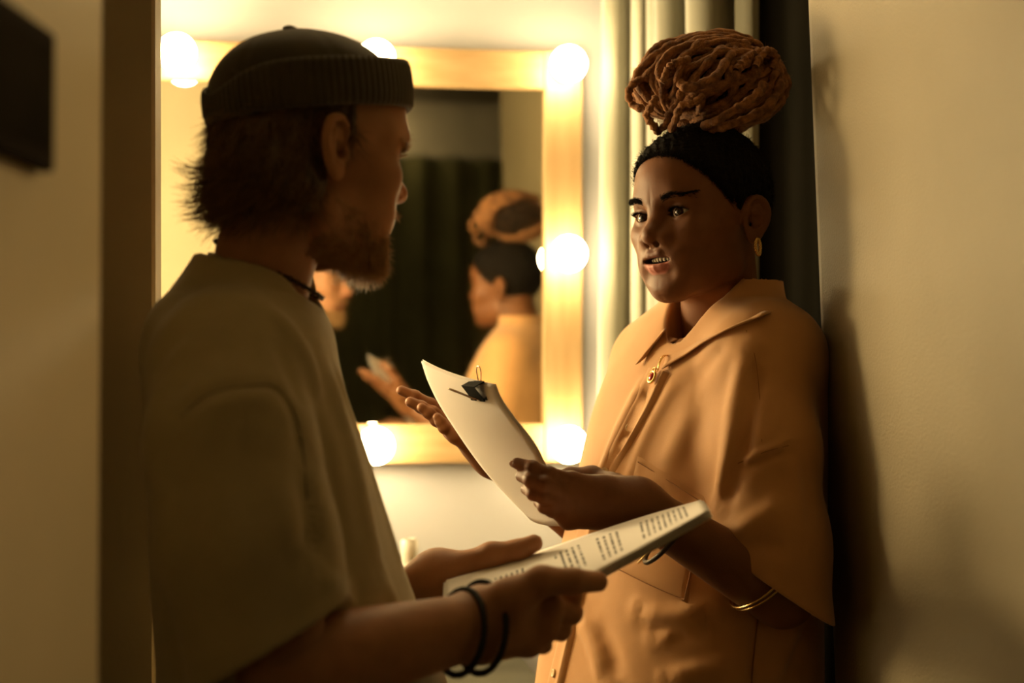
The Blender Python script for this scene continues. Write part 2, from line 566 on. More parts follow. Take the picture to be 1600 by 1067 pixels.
attach(drape('painted_shade', .382, 2.345, .60, 2.10, .02, 2.62, 3, .02, M['shade_black'], 8), ct)  # added sheet, its black is the curtain's shade painted as colour
# vertical white door casing on the rear side, seen as a pale strip in the mirror
o = slab_obj('trim_1', *box_geo((1.55, -2.30, 1.75), (1.63, -2.26, 2.75)), M['trim_white']); bevel(o)

# weak ceiling lamp in the passage
cl = empty('ceiling_lamp', (.6, -2.22, CEIL), 'round flush ceiling lamp above the passage', 'lamp')
vv, ff = sphere_geo((.6, -2.22, CEIL - .03), (.16, .16, .06), 32, 16); mesh_obj('diffuser', vv, ff, M['lamp'], cl)
vv, ff = tube_geo([(.6, -2.22, CEIL - .001), (.6, -2.22, CEIL - .03)], .175, 32); mesh_obj('rim', vv, ff, M['trim_white'], cl, smooth=False)

# flush lamp on the dressing room ceiling
rl = empty('ceiling_lamp', (-.05, 2.32, CEIL), 'round flush ceiling lamp in the dressing room', 'lamp')
vv, ff = sphere_geo((-.05, 2.32, CEIL - .03), (.15, .15, .06), 32, 16); mesh_obj('diffuser', vv, ff, M['room_lamp'], rl)
vv, ff = tube_geo([(-.05, 2.32, CEIL - .001), (-.05, 2.32, CEIL - .03)], .165, 32); mesh_obj('rim', vv, ff, M['trim_white'], rl, smooth=False)

# unseen globe lamp added behind the right wall to brighten the near left pier
wl_ = empty('pier_fill_lamp', (.66, 1.13, 1.95), 'small globe lamp added unseen behind the right wall to brighten the near pier', 'lamp')
mesh_obj('globe', *sphere_geo((.80, 1.15, 1.98), .045, 32, 20), M['pier_fill'], wl_)
mesh_obj('arm', *tube_geo(catmull([(.64, 1.21, 1.86), (.70, 1.18, 1.86), (.77, 1.16, 1.87), (.80, 1.15, 1.935)], 24), .008, 12), M['brass'], wl_)
mesh_obj('back_plate', *tube_geo([(.625, 1.215, 1.86), (.645, 1.208, 1.86)], .04, 24), M['brass'], wl_)

# ------------------------------------------------------------------ lit mirror
sR, _ = on_mirror(907, 400); sIR, _ = on_mirror(848, 400)
_, zT = on_mirror(905, 85); _, zIT = on_mirror(848, 148)
_, zB = on_mirror(905, 721); _, zIB = on_mirror(848, 661)
FWID = sR - sIR
sL = sR - 1.20; sIL = sL + FWID
FO = .022
RB = .0355
def vanity(origin, T, Nn, s0, s1, z0, z1, fw, cols, mids, label):
    """framed mirror on the plane through origin; T runs to the right, Nn out of the wall"""
    origin = V(origin[0], origin[1], 0)
    Q = lambda s, z, o=0.0: origin + T * s + Nn * o + V(0, 0, z)
    root = empty('vanity_mirror', Q((s0 + s1) / 2, z0), label, 'mirror')
    def slab(name, a0, a1, b0, b1, o0, o1, m):
        v = [Q(a0, b0, o0), Q(a1, b0, o0), Q(a1, b1, o0), Q(a0, b1, o0), Q(a0, b0, o1), Q(a1, b0, o1), Q(a1, b1, o1), Q(a0, b1, o1)]
        return bevel(mesh_obj(name, v, [(0, 3, 2, 1), (4, 5, 6, 7), (0, 1, 5, 4), (1, 2, 6, 5), (2, 3, 7, 6), (3, 0, 4, 7)], m, root, False), .0025)
    slab('frame_board', s1 - fw, s1, z0, z1, -.03, FO, M['pine'])
    slab('frame_board', s0, s0 + fw, z0, z1, -.03, FO, M['pine'])
    slab('frame_board', s0 + fw, s1 - fw, z1 - fw, z1, -.03, FO - .002, M['pine_h'])
    slab('frame_board', s0 + fw, s1 - fw, z0, z0 + fw, -.03, FO - .002, M['pine_h'])
    # glass leans forward a touch at the top, as hung mirrors do
    tl = .010
    v = [Q(s0 + fw - .01, z0 + fw - .01, .0), Q(s1 - fw + .01, z0 + fw - .01, .0), Q(s1 - fw + .01, z1 - fw + .01, tl), Q(s0 + fw - .01, z1 - fw + .01, tl)]
    v = v + [q - Nn * .004 for q in v]
    mesh_obj('glass', v, [(0, 1, 2, 3), (5, 4, 7, 6), (0, 3, 7, 4), (1, 5, 6, 2), (3, 2, 6, 7), (0, 4, 5, 1)], M['mirror'], root, False)
    ta, tb_ = z1 - fw / 2, z0 + fw / 2; la, lb = s0 + fw / 2, s1 - fw / 2
    spots = [(la + (lb - la) * k / (cols - 1), z) for k in range(cols) for z in (ta, tb_)]
    spots += [(s, tb_ + (ta - tb_) * (k + 1) / (mids + 1)) for k in range(mids) for s in (la, lb)]
    bulb_me = socket_me = None
    for s, z in spots:
        c = Q(s, z, FO + .062)
        if bulb_me is None:
            # globe with a short neck, axis along the wall normal
            prof = [(RB * math.sin(a), RB * math.cos(a)) for a in np.linspace(0.02, 2.55, 22)] + [(.016, -.040), (.013, -.046)]
            pts = []; nseg = 32
            for r_, h_ in prof:
                for j in range(nseg):
                    a = 2 * math.pi * j / nseg
                    pts.append(Nn * h_ + T * (r_ * math.cos(a)) + V(0, 0, r_ * math.sin(a)))
            ob = mesh_obj('bulb', pts, grid_faces(len(prof), nseg, False, True) + [tuple(range(nseg))], M['bulb'])
            bulb_me = ob.data
            sk = mesh_obj('socket', *tube_geo([-Nn * .062, -Nn * .046, -Nn * .040], [.021, .021, .017], 24), M['porcelain'], None)
            socket_me = sk.data
        else:
            ob = bpy.data.objects.new('bulb', bulb_me); COL.objects.link(ob)
            sk = bpy.data.objects.new('socket', socket_me); COL.objects.link(sk)
        ob.location = [float(x) for x in c]
        attach(ob, root)
        sk.parent = ob
    return root
vanity(M0, MT, MN, sL, sR, zB, zT, FWID, 4, 1, 'wide dressing room mirror in a pine frame lined with round bulbs')
# standing globe lamp in the dressing room, left of the picture
slab_obj('wall_room_left', *box_geo((-1.72, 1.665, 0), (-1.62, 2.80, CEIL)), M['plaster_back'])
LX, LY, LZ = -1.12, 2.40, 1.62
fl_ = empty('floor_lamp', (LX, LY, 0), 'standing lamp with a round opal globe left of the lit mirror', 'lamp')
mesh_obj('shade', *sphere_geo((LX, LY, LZ), .15, 40, 24), M['globe'], fl_)
mesh_obj('pole', *tube_geo([(LX, LY, .02), (LX, LY, LZ - .15)], .012, 16), M['brass'], fl_)
vb = [(LX + r * math.cos(t), LY + r * math.sin(t), z) for r, z in [(.001, .03), (.05, .028), (.12, .02), (.125, .0)] for t in np.linspace(0, 2 * math.pi, 32, endpoint=False)]
mesh_obj('base', vb, grid_faces(4, 32, False, True), M['brass'], fl_)
mesh_obj('collar', *tube_geo([(LX, LY, LZ - .17), (LX, LY, LZ - .145)], .03, 20), M['brass'], fl_)

# dressing table under the mirror
tb = empty('dressing_table', MP(-.35, 0, .25), 'dark dressing table below the lit mirror', 'table')
TZ = .80
def tslab(name, s0, s1, z0, z1, o0, o1, m, par):
    v = [MP(s0, z0, o0), MP(s1, z0, o0), MP(s1, z1, o0), MP(s0, z1, o0), MP(s0, z0, o1), MP(s1, z0, o1), MP(s1, z1, o1), MP(s0, z1, o1)]
    o = mesh_obj(name, v, [(0, 3, 2, 1), (4, 5, 6, 7), (0, 1, 5, 4), (1, 2, 6, 5), (2, 3, 7, 6), (3, 0, 4, 7)], m, par, False)
    return bevel(o, .004)
tslab('tabletop', -1.25, -.09, TZ - .03, TZ, -.028, .42, M['table'], tb)
for s in (-1.2, -.14):
    for oo in (.03, .37):
        tslab('leg', s - .025, s + .025, 0, TZ - .03, oo - .025, oo + .025, M['table'], tb)
# white bottle on the table, mostly hidden by the man
bp_ = P(640, 855, 2.62)
bot = empty('bottle', (bp_[0], bp_[1], TZ), 'white cosmetics bottle standing on the dressing table', 'bottle')
h_ = bp_[2] - TZ
def lathe(c, prof, n=28):
    v = [(c[0] + r * math.cos(2 * math.pi * j / n), c[1] + r * math.sin(2 * math.pi * j / n), c[2] + z) for r, z in prof for j in range(n)]
    return v, grid_faces(len(prof), n, False, True) + [tuple(range(n))[::-1], tuple((len(prof) - 1) * n + k for k in range(n))]
mesh_obj('bottle_body', *lathe((bp_[0], bp_[1], TZ), [(.030, 0), (.032, .004), (.032, h_ - .05), (.028, h_ - .03), (.014, h_ - .018)]), M['porcelain'], bot)
mesh_obj('cap', *lathe((bp_[0], bp_[1], TZ + h_ - .020), [(.015, 0), (.016, .002), (.016, .032), (.012, .036)]), M['porcelain'], bot)

# picture on the near pier
pic = empty('picture', (-.3, .74, 1.475), 'dark framed picture hanging on the near left wall', 'picture')
pz0 = 1.475; pz1 = 1.563
o = mesh_obj('frame', *box_geo((-.300, .55, pz0), (-.288, .895, pz1)), M['picture_frame'], pic, False); bevel(o)
mesh_obj('print', *box_geo((-.2882, .57, pz0 + .012), (-.2872, .884, pz1 - .012)), M['picture'], pic, False)
# ------------------------------------------------------------------ people: head
def frame(fw, roll=0.0, pitch=0.0):
    """columns forward, left, up; roll lifts the left side, pitch lifts the face"""
    f = nrm(fw); l = nrm(np.cross(V(0, 0, 1), f)); u = np.cross(f, l)
    f2 = f * math.cos(pitch) + u * math.sin(pitch); u2 = np.cross(f2, l)
    l2 = l * math.cos(roll) + u2 * math.sin(roll); u3 = np.cross(f2, l2)
    return np.stack([f2, l2, u3], 1)

class Head:
    def __init__(self, o, R, scale=1.0, female=True):
        self.o = np.asarray(o, F4); self.R = np.asarray(R, F4); self.s = F4(scale); self.fe = female
    def loc(self, p):
        return ((p - self.o) @ self.R) / self.s
    def wld(self, q):
        return np.asarray(q) * float(self.s) @ self.R.T.astype(np.float64) + self.o
    def face(self, q):
        """q local: x forward, y left, z up, origin at eye level"""
        fe = self.fe
        a = q.copy(); a[:, 1] = np.abs(a[:, 1])
        d = s_ell(a, (-.004, 0, .030), (.091, .0745, .083))
        d = smin(d, s_ell(a, (.030, 0, -.022), (.060, .060, .080)), .03)
        # forehead
        d = smin(d, s_ell(a, (.040, 0, .045), (.052, .055, .042)), .025)
        # jaw
        gz = -.070 if fe else -.076
        d = smin(d, s_cone(a, (.004, .044 if fe else .051, gz), (.066 if fe else .072, .012, -.095 if fe else -.098), .015, .014), .03)
        d = smin(d, s_ell(a, (.074 if fe else .079, 0, -.095 if fe else -.098), (.017, .018 if fe else .021, .014)), .02)
        d = smin(d, s_ell(a, (.066, .026, -.060), (.020, .021, .026)), .03)
        # cheek bone
        d = smin(d, s_ell(a, (.060, .043, -.022), (.021, .020, .017)), .024)
        # brow
        bx = .080 if fe else .086
        d = smin(d, s_chain(a, [(bx, .006, .017), (bx - .004, .028, .021), (bx - .026, .051, .014)], [.010, .011, .010]), .018)
        # sockets
        d = smax(d, -s_ell(a, (.1015, .032, .001), (.021, .019, .0125)), .014)
        # nose
        if fe:
            nose = s_cone(a, (.083, 0, .004), (.096, 0, -.022), .0075, .0095)
            nose = smin(nose, s_sph(a, (.0995, 0, -.0275), .0120), .010)
            nose = smin(nose, s_ell(a, (.0905, .0160, -.0305), (.0118, .0095, .0092)), .006)
        else:
            nose = s_cone(a, (.088, 0, .006), (.105, 0, -.022), .0070, .0078)
            nose = smin(nose, s_sph(a, (.1080, 0, -.0265), .0088), .010)
            nose = smin(nose, s_ell(a, (.0960, .0110, -.0310), (.0115, .0070, .0075)), .006)
        d = smin(d, nose, .012)
        ny = .0082 if fe else .0065
        d = smax(d, -s_ell(a, (.0980 if fe else .102, ny, -.0395 if fe else -.0380), (.0060, .0040, .0052)), .003)
        # muzzle
        d = smin(d, s_ell(a, (.070 if fe else .073, 0, -.058), (.023, .030, .022)), .02)
        # lips
        self_l = self.lips(a)
        if fe:
            d = smax(d, -s_ell(a, (.1015, 0, -.0590), (.022, .0240, .0046)), .004)
            d = smin(d, self_l, .0035)
            d = smax(d, -s_ell(a, (.097, 0, -.0592), (.018, .0230, .0038)), .0015)
        else:
            d = smin(d, self_l, .004)
            d = smax(d, -s_ell(a, (.105, 0, -.0592), (.012, .021, .0010)), .002)
        d = smax(d, -s_cone(a, (.1065, 0, -.0790), (.098, .020, -.077), .0065, .005), .016)
        # philtrum
        d = smax(d, -s_cone(a, (.1030, 0, -.041), (.1045, 0, -.048), .0022, .0026), .004)
        # lids: ball, opening, crease
        e = a - np.asarray((.0715, .032, -.001), F4)
        lid = length(e) - F4(.0139)
        d = smin(d, lid, .0045)
        yy = e[:, 1]; zz = e[:, 2]
        tilt = zz - .10 * yy
        w = np.clip(1 - (yy / .0150) ** 2, -1, 1)
        top = .0058 * w + .0004; bot = -.0050 * w
        op = np.maximum(tilt - top, bot - tilt)
        op = np.maximum(op, np.abs(yy) - F4(.0148))
        op = np.maximum(op, -(e[:, 0] - .003))
        # lid rim
        rim = [( math.sqrt(max(.0001, .0143 ** 2 - y * y - (.0058 * (1 - (y / .015) ** 2)) ** 2)), y, .0066 * (1 - (y / .0155) ** 2) + .10 * y) for y in (-.0145, -.008, 0, .008, .0145)]
        d = smin(d, s_chain(e, rim, [.0010, .0016, .0018, .0017, .0010], .002), .002)
        d = smax(d, -op, .0012)
        d = smax(d, -s_chain(e, [(.0135, -.011, .0062), (.0160, 0, .0108), (.0125, .0125, .0078)], [.0008, .0011, .0008]), .003)
        # ears
        d = smin(d, self.ear(a), .006)
        return d
    def lips(self, a):
        if self.fe:
            u = s_chain(a, [(.0950, 0, -.0520), (.0932, .008, -.0505), (.0865, .0185, -.0530), (.0790, .0285, -.0545)], [.0048, .0052, .0040, .0020], .004)
            l = s_chain(a, [(.0945, 0, -.0690), (.0920, .009, -.0682), (.0860, .0185, -.0630), (.0785, .0278, -.0565)], [.0072, .0066, .0050, .0020], .004)
        else:
            u = s_chain(a, [(.0945, 0, -.0545), (.0930, .008, -.0535), (.0825, .0220, -.0585)], [.0038, .0040, .0022], .004)
            l = s_chain(a, [(.0945, 0, -.0640), (.0915, .009, -.0635), (.0825, .0210, -.0598)], [.0050, .0046, .0022], .004)
        return np.minimum(u, l)
    def ear(self, a):
        fe = self.fe
        s = F4(1.0)
        c = np.asarray((-.014 if fe else -.007, .072, -.014), F4)
        e = (a - c) / s
        # tilt backwards and splay outwards
        th = .22; x = e[:, 0] * math.cos(th) + e[:, 2] * -math.sin(th) * -1; z = -e[:, 0] * math.sin(th) * 1 + e[:, 2] * math.cos(th)
        sp = .38; y2 = e[:, 1] * math.cos(sp) + x * math.sin(sp); x2 = -e[:, 1] * math.sin(sp) + x * math.cos(sp)
        e = np.stack([x2, y2, z], 1)
        d = s_ell(e, (-.002, .004, 0), (.0165, .0048, .029))
        helix = [(.010, .006, .004), (.012, .008, .018), (.003, .009, .0275), (-.009, .009, .025), (-.0165, .009, .013), (-.0165, .008, -.002), (-.011, .007, -.015)]
        hr = catmull([.0024, .0030, .0034, .0036, .0034, .0030, .0026], 15)[:, 0]
        d = smin(d, s_chain(e, catmull(helix, 15), hr, .003), .004)
        anti = [(-.004, .007, .016), (-.0095, .0085, .006), (-.009, .008, -.006), (-.002, .0075, -.013)]
        d = smin(d, s_chain(e, anti, [.0022, .0028, .0028, .0030], .003), .004)
        d = smin(d, s_ell(e, (-.001, .0045, -.0225), (.0085, .0045, .0090)), .004)   # lobe
        d = smin(d, s_ell(e, (.0115, .0055, -.006), (.0040, .0036, .0060)), .004)     # tragus
        d = smax(d, -s_ell(e, (.002, .0105, -.003), (.0085, .0080, .0100)), .003)     # concha
        d = smax(d, -s_ell(e, (.004, .006, -.006), (.004, .0080, .004)), .002)
        return d * s
    def __call__(self, p):
        return self.face(self.loc(p)) * self.s

def eyes(head, gaze, iris, parent, sclera=(.62, .56, .46)):
    """two eyeballs with iris and pupil; gaze is a local direction"""
    g = nrm(gaze)
    for sgn in (1, -1):
        c = V(.0715, .032 * sgn, -.001); r = .0124
        a = g; b_ = nrm(np.cross(V(0, 0, 1), a)); cc = np.cross(a, b_)
        vs, fs, cl = [], [], []
        nu, nv = 40, 36
        for i in range(nv + 1):
            th = math.pi * (i / nv) ** 1.6
            for j in range(nu):
                ph = 2 * math.pi * j / nu
                bulge = 1 + .045 * math.exp(-(th / .42) ** 4)
                q = (a * math.cos(th) + (b_ * math.cos(ph) + cc * math.sin(ph)) * math.sin(th)) * r * bulge
                vs.append(head.wld((c + q)[None])[0])
                t = th
                col = (.004, .004, .004) if t < .20 else (iris if t < .50 else ((.03, .02, .012) if t < .56 else sclera))
                cl.append(col)
        for i in range(nv):
            for j in range(nu):
                fs.append((i * nu + j, (i + 1) * nu + j, (i + 1) * nu + (j + 1) % nu, i * nu + (j + 1) % nu))
        mesh_obj('eye', vs, fs, M['eye'], parent, True, cols=np.array(cl))

def strands(name, roots, dirs, lens, m, parent, rad=.00035, seg=4, droop=None, curl=.3, sides=3, seed=0, taper=.15):
    """short tapering hairs as one mesh"""
    r = np.random.default_rng(seed)
    n = len(roots); roots = np.asarray(roots, float); dirs = np.asarray(dirs, float)
    lens = np.broadcast_to(np.asarray(lens, float), (n,))
    droop = np.zeros(3) if droop is None else np.asarray(droop, float)
    cur = roots.copy(); d = dirs / (np.linalg.norm(dirs, axis=1)[:, None] + 1e-9)
    pts = [cur.copy()]
    wob = r.normal(size=(n, 3)) * curl
    for k in range(seg):
        cur = cur + d * (lens / seg)[:, None]
        d = d + (droop if droop.ndim == 1 else droop) / seg + wob / seg
        d /= np.linalg.norm(d, axis=1)[:, None] + 1e-9
        pts.append(cur.copy())
    pts = np.stack(pts, 1)                                   # n, seg+1, 3
    tan = np.gradient(pts, axis=1)
    ref = np.where(np.abs(tan[..., 2:3]) > .8 * np.linalg.norm(tan, axis=2, keepdims=True), np.array([1., 0, 0]), np.array([0, 0, 1.]))
    A = np.cross(tan, ref); A /= np.linalg.norm(A, axis=2, keepdims=True) + 1e-9
    B = np.cross(tan, A); B /= np.linalg.norm(B, axis=2, keepdims=True) + 1e-9
    w = (rad * (1 - (1 - taper) * np.linspace(0, 1, seg + 1) ** 1.5))[None, :, None]
    V_ = []
    for s in range(sides):
        an = 2 * math.pi * s / sides
        V_.append(pts + w * (math.cos(an) * A + math.sin(an) * B))
    V_ = np.stack(V_, 2)                                     # n, seg+1, sides, 3
    base = (np.arange(n) * (seg + 1) * sides)[:, None, None]
    i = (np.arange(seg) * sides)[None, :, None]; s_ = np.arange(sides)[None, None, :]; s2 = (np.arange(sides) + 1)[None, None, :] % sides
    q = np.stack([base + i + s_, base + i + sides + s_, base + i + sides + s2, base + i + s2], -1).reshape(-1, 4)
    o = mesh_obj(name, V_.reshape(-1, 3), q, m, parent)
    o['kind'] = 'stuff'
    return o

# ------------------------------------------------------------------ hands
def hand_sdf(p, h, sc=1.0):
    """h: wrist, wrist2 (two sides), knuckles[4], fingers[4] -> lists of three points, thumb -> four points"""
    K = h['k']; W = h['w']
    d = None
    for i in range(4):
        e = s_cone(p, W[0] * (1 - i / 3) + W[1] * (i / 3), K[i], .0175 * sc, .0105 * sc)
        d = e if d is None else smin(d, e, .016)
    for i in range(3):
        d = smin(d, s_cone(p, K[i], K[i + 1], .0105 * sc, .0105 * sc), .008)
    r0 = [.0088, .0092, .0086, .0076]
    for i in range(4):
        f = h['f'][i]
        pts = [K[i]] + list(f)
        a = r0[i] * sc
        e = s_chain(p, pts, [a * 1.1, a * 1.0, a * .9, a * .78], .003)
        for j in (1, 2):
            e = smin(e, s_sph(p, pts[j], a * (1.04 if j == 1 else .95)), .003)
        d = smin(d, e, .0045)
    t = h['t']
    th = s_chain(p, t, [.0165 * sc, .0130 * sc, .0108 * sc, .0088 * sc], .006)
    th = smin(th, s_cone(p, t[0], (K[0] + W[0]) * .5, .016 * sc, .013 * sc), .016)
    d = smin(d, th, .009)
    return d
def nails(h, hn, m, parent):
    pass
# ------------------------------------------------------------------ the woman
WY = 1.87
wphi = math.radians(40)
WR = frame((-math.cos(wphi), -math.sin(wphi), 0), roll=math.radians(2), pitch=math.radians(-3))
WH = Head(P(1098, 337, WY), WR, 1.0, True)
woman = empty('person', (P(1090, 700, 1.90)[0], 1.90, 0),
              'person in a camel shirt, auburn locs in a high bun, leaning on the right wall', 'person')
tphi = math.radians(34)
WF = V(-math.cos(tphi), -math.sin(tphi), 0)      # chest direction
WS = V(math.sin(tphi), -math.cos(tphi), 0)       # towards her left shoulder (near side)

def pz(py, Y): return P(800, py, Y)[2]
def wsec(py, pxc, w, d, Y=1.93):
    q = P(pxc, py, Y); return (q[2], q[0], q[1], w, d)
wtorso = Loft([wsec(470, 1128, .09, .065), wsec(500, 1126, .130, .080), wsec(545, 1120, .165, .100), wsec(610, 1110, .178, .120), wsec(700, 1097, .185, .135),
               wsec(800, 1085, .190, .146), wsec(920, 1070, .198, .155), wsec(1067, 1055, .210, .165), wsec(1200, 1048, .220, .170), wsec(1330, 1045, .225, .172)], WS, WF, 2.25)
# joints
wl_sh = P(1198, 588, 1.78); wl_el = P(1222, 930, 1.735); wl_wr = P(1000, 792, 1.665)
wr_sh = P(1003, 580, 2.08); wr_el = P(915, 820, 2.02); wr_wr = P(772, 712, 1.915)
ZCUT = pz(1330, 1.93)
def cut(p, a, n): return (p - np.asarray(a, F4)) @ np.asarray(nrm(n), F4)

wl_dir = nrm(wl_el - wl_sh)
hem_l = P(1190, 900, 1.74)                        # point on the near sleeve hem plane
hem_l_n = nrm(V(-.56, .05, -.82))
hem_r = P(925, 770, 2.03); hem_r_n = nrm(wr_el - wr_sh + V(-.12, -.05, 0))
def w_sleeve(p, off=0.0):
    return s_chain(p, [P(1180, 572, 1.80), P(1192, 700, 1.77), P(1196, 850, 1.755), P(1200, 1010, 1.74)], [.062 - off, .066 - off, .074 - off, .082 - off], .03)
def w_sleeve_r(p, off=0.0):
    return s_chain(p, [P(1022, 575, 2.05), P(1000, 690, 2.05), P(962, 820, 2.03), P(940, 930, 2.02)], [.050 - off, .054 - off, .060 - off, .065 - off], .03)
def wshirt_base(p, w=0.0):
    t = wtorso(p) - w
    hc = cut(p, hem_l, hem_l_n)
    sl = smax(w_sleeve(p) - w, hc, .004)
    sl = smax(sl, -np.maximum(w_sleeve(p, .008) - w, -hc - .05), .003)
    sr = smax(w_sleeve_r(p) - w, cut(p, hem_r, hem_r_n), .004)
    t = smin(t, sl, .018); t = smin(t, sr, .03)
    # shoulder slope
    t = smin(t, s_chain(p, [P(1150, 515, 1.88), P(1190, 545, 1.82)], [.050, .060], .02) - w, .05)
    t = smin(t, s_chain(p, [P(1075, 520, 2.0), P(1030, 555, 2.04)], [.050, .052], .02) - w, .04)
    # neck hole
    t = smax(t, -s_cone(p, P(1100, 540, 1.89), P(1122, 400, 1.90), .050, .062), .010)
    t = smax(t, ZCUT - p[:, 2], .004)
    return t
wf = Folds()
def wfold(pix, amp, width, y0=1.5):
    q = hits(wshirt_base, pix, y0); wf.add(catmull(q, max(4, len(pix) * 2)), amp * 1.45, width)
# chest and sleeve folds read off the photograph
wfold([(1172, 545), (1150, 620), (1140, 700), (1120, 790)], .007, .012)
wfold([(1186, 560), (1172, 640), (1160, 720)], -.006, .008)
wfold([(1130, 800), (1148, 730), (1165, 660)], -.006, .010)
wfold([(1155, 725), (1195, 705), (1228, 695)], .004, .006)
wfold([(1160, 735), (1200, 716), (1232, 706)], -.003, .006)
wfold([(1138, 850), (1170, 820), (1205, 800), (1225, 770)], .006, .012)
wfold([(1150, 860), (1195, 850), (1232, 845)], -.004, .012)
wfold([(1232, 700), (1240, 770), (1238, 840)], .005, .012)
wfold([(1005, 600), (965, 680), (935, 760)], .008, .009)
wfold([(1018, 600), (975, 690), (943, 750)], -.005, .007)
wfold([(1060, 590), (1010, 680), (980, 760)], .003, .010)
wfold([(1075, 600), (1110, 560), (1150, 530)], -.003, .012)
wfold([(1095, 620), (1060, 690), (1030, 760)], .003, .016)
wfold([(1000, 950), (1050, 965), (1110, 952)], .009, .012)
wfold([(1010, 972), (1060, 985), (1100, 975)], -.005, .013)
wfold([(1020, 1000), (1060, 985), (1100, 990)], .005, .010)
wfold([(905, 960), (930, 1010), (945, 1067)], .008, .012)
wfold([(930, 960), (955, 1010), (970, 1067)], -.003, .012)
wfold([(1040, 1060), (1100, 1045), (1150, 1040)], .006, .010)
wfold([(1200, 1067), (1225, 1010), (1245, 960)], .007, .012)
wfold([(1172, 1067), (1178, 1010), (1190, 955)], -.004, .006)
def wshirt(p):
    return wshirt_base(p, wf(p) + .0012 * vnoise(p, 38, 2))
wv, wq = isosurface(wshirt, (-.03, 1.60, ZCUT - .01), (.47, 2.30, 1.47), .0030)
shirt = mesh_obj('shirt', wv, wq, M['shirt'], woman)

# neck, arms, hands
LHw = dict(w=[P(985, 772, 1.665), P(985, 806, 1.655)],
           k=PP([(893, 752, 1.638), (884, 772, 1.630), (882, 793, 1.632), (888, 812, 1.640)]),
           f=[PP([(858, 741, 1.622), (832, 731, 1.622), (808, 724, 1.632)]), PP([(852, 756, 1.614), (830, 750, 1.616), (815, 744, 1.632)]),
              PP([(850, 776, 1.616), (834, 771, 1.618), (822, 764, 1.636)]), PP([(862, 797, 1.626), (850, 792, 1.626), (841, 785, 1.640)])],
           t=PP([(960, 765, 1.685), (925, 745, 1.705), (893, 744, 1.712), (868, 748, 1.705)]))
RHw = dict(w=[P(768, 700, 1.93), P(765, 712, 1.90)],
           k=PP([(708, 655, 1.915), (706, 664, 1.897), (706, 672, 1.880), (712, 680, 1.864)]),
           f=[PP([(672, 632, 1.912), (648, 619, 1.909), (627, 610, 1.905)]), PP([(676, 645, 1.892), (658, 636, 1.889), (641, 628, 1.885)]),
              PP([(682, 656, 1.874), (670, 645, 1.872), (659, 637, 1.869)]), PP([(694, 668, 1.857), (688, 659, 1.856), (683, 652, 1.855)])],
           t=PP([(752, 680, 1.940), (728, 640, 1.945), (706, 607, 1.940), (687, 590, 1.932)]))
wneck_a = WH.wld(V(-.022, 0, -.050)); wneck_b = P(1128, 520, 1.93)
def wskin_head(p):
    d = WH(p)
    d = smin(d, s_cone(p, wneck_a, wneck_b, .050, .054), .022)
    q = WH.loc(p)
    return d
def wskin_low(p):
    d = s_cone(p, wneck_a, wneck_b, .050, .054)
    d = smin(d, wtorso(p) + .022, .02)
    d = smin(d, s_chain(p, [wr_sh, wr_el, wr_wr], [.046, .036, .026], .02), .03)
    d = smin(d, s_chain(p, [wl_sh, wl_el, wl_wr], [.046, .040, .029], .02), .03)
    return d
SKW = V(.170, .064, .021)
def wcolor(p):
    q = WH.loc(np.asarray(p, F4)); a = q.copy(); a[:, 1] = np.abs(a[:, 1])
    c = np.tile(SKW, (len(p), 1))
    ll = WH.lips(a)
    up = (a[:, 2] > -.0595)
    m = np.clip(1 - ll / .0022, 0, 1)[:, None] * (a[:, 0] > .07)[:, None]
    lipc = np.where(up[:, None], V(.155, .058, .030), V(.46, .17, .125))
    c = c * (1 - m) + lipc * m
    inm = ((s_ell(a, (.087, 0, -.0592), (.020, .0245, .0056)) < .0005) & (a[:, 0] < .0915) & (a[:, 0] > .06))
    c[inm] = V(.03, .008, .006)
    # lash line and brows come as hair; mole on the forehead
    mo = length(q - np.asarray((.086, .012, .052), F4)) < .0016
    c[mo] = V(.02, .008, .004)
    # warmer, lighter forehead-nose zone of the skin itself is left to the light
    return c
hb_lo = WH.o - .16; hb_hi = WH.o + .16
hb_lo = np.array([WH.o[0] - .14, WH.o[1] - .14, pz(560, 1.9)]); hb_hi = np.array([WH.o[0] + .14, WH.o[1] + .14, WH.o[2] + .125])
v1, q1 = isosurface(wskin_head, hb_lo, hb_hi, .00135)
def arm_hand(hand, el, wr, r_el, r_wr, sc=1.0):
    def f(p):
        d = hand_sdf(p, hand, sc)
        d = smin(d, s_cone(p, el, wr, r_el, r_wr), .02)
        d = smin(d, s_cone(p, wr, (hand['k'][1] + hand['k'][2]) * .5 * .4 + wr * .6, r_wr, r_wr * .7), .02)
        return d
    return f
fl = arm_hand(LHw, wl_el, wl_wr, .041, .0275, .98)
v2, q2 = isosurface(fl, (-.03, 1.56, 1.02), (.40, 1.80, 1.32), .0016)
fr = arm_hand(RHw, wr_el, wr_wr, .036, .025, .95)
v3, q3 = isosurface(fr, (-.20, 1.83, 1.05), (.17, 2.08, 1.36), .0018)
# keep of the coarse trunk only what the clothes cover
def joined(parts):
    vs, qs, n = [], [], 0
    for v, q in parts:
        vs.append(v); qs.append(q + n); n += len(v)
    return np.vstack(vs), np.vstack(qs)
zc = pz(560, 1.9) + .02
wtr = lambda p: np.maximum(wskin_low(p), p[:, 2] - F4(zc))
v4, q4 = isosurface(lambda p: smax(smin(wtorso(p) + .022, s_cone(p, wneck_a, wneck_b, .048, .052), .02), p[:, 2] - F4(zc), .004), (-.03, 1.60, .75), (.47, 2.30, 1.50), .007)
bv, bq = joined([(v1, q1), (v2, q2), (v3, q3), (v4, q4)])
body = mesh_obj('body', bv, bq, M['skin_woman'], woman, cols=wcolor(bv))
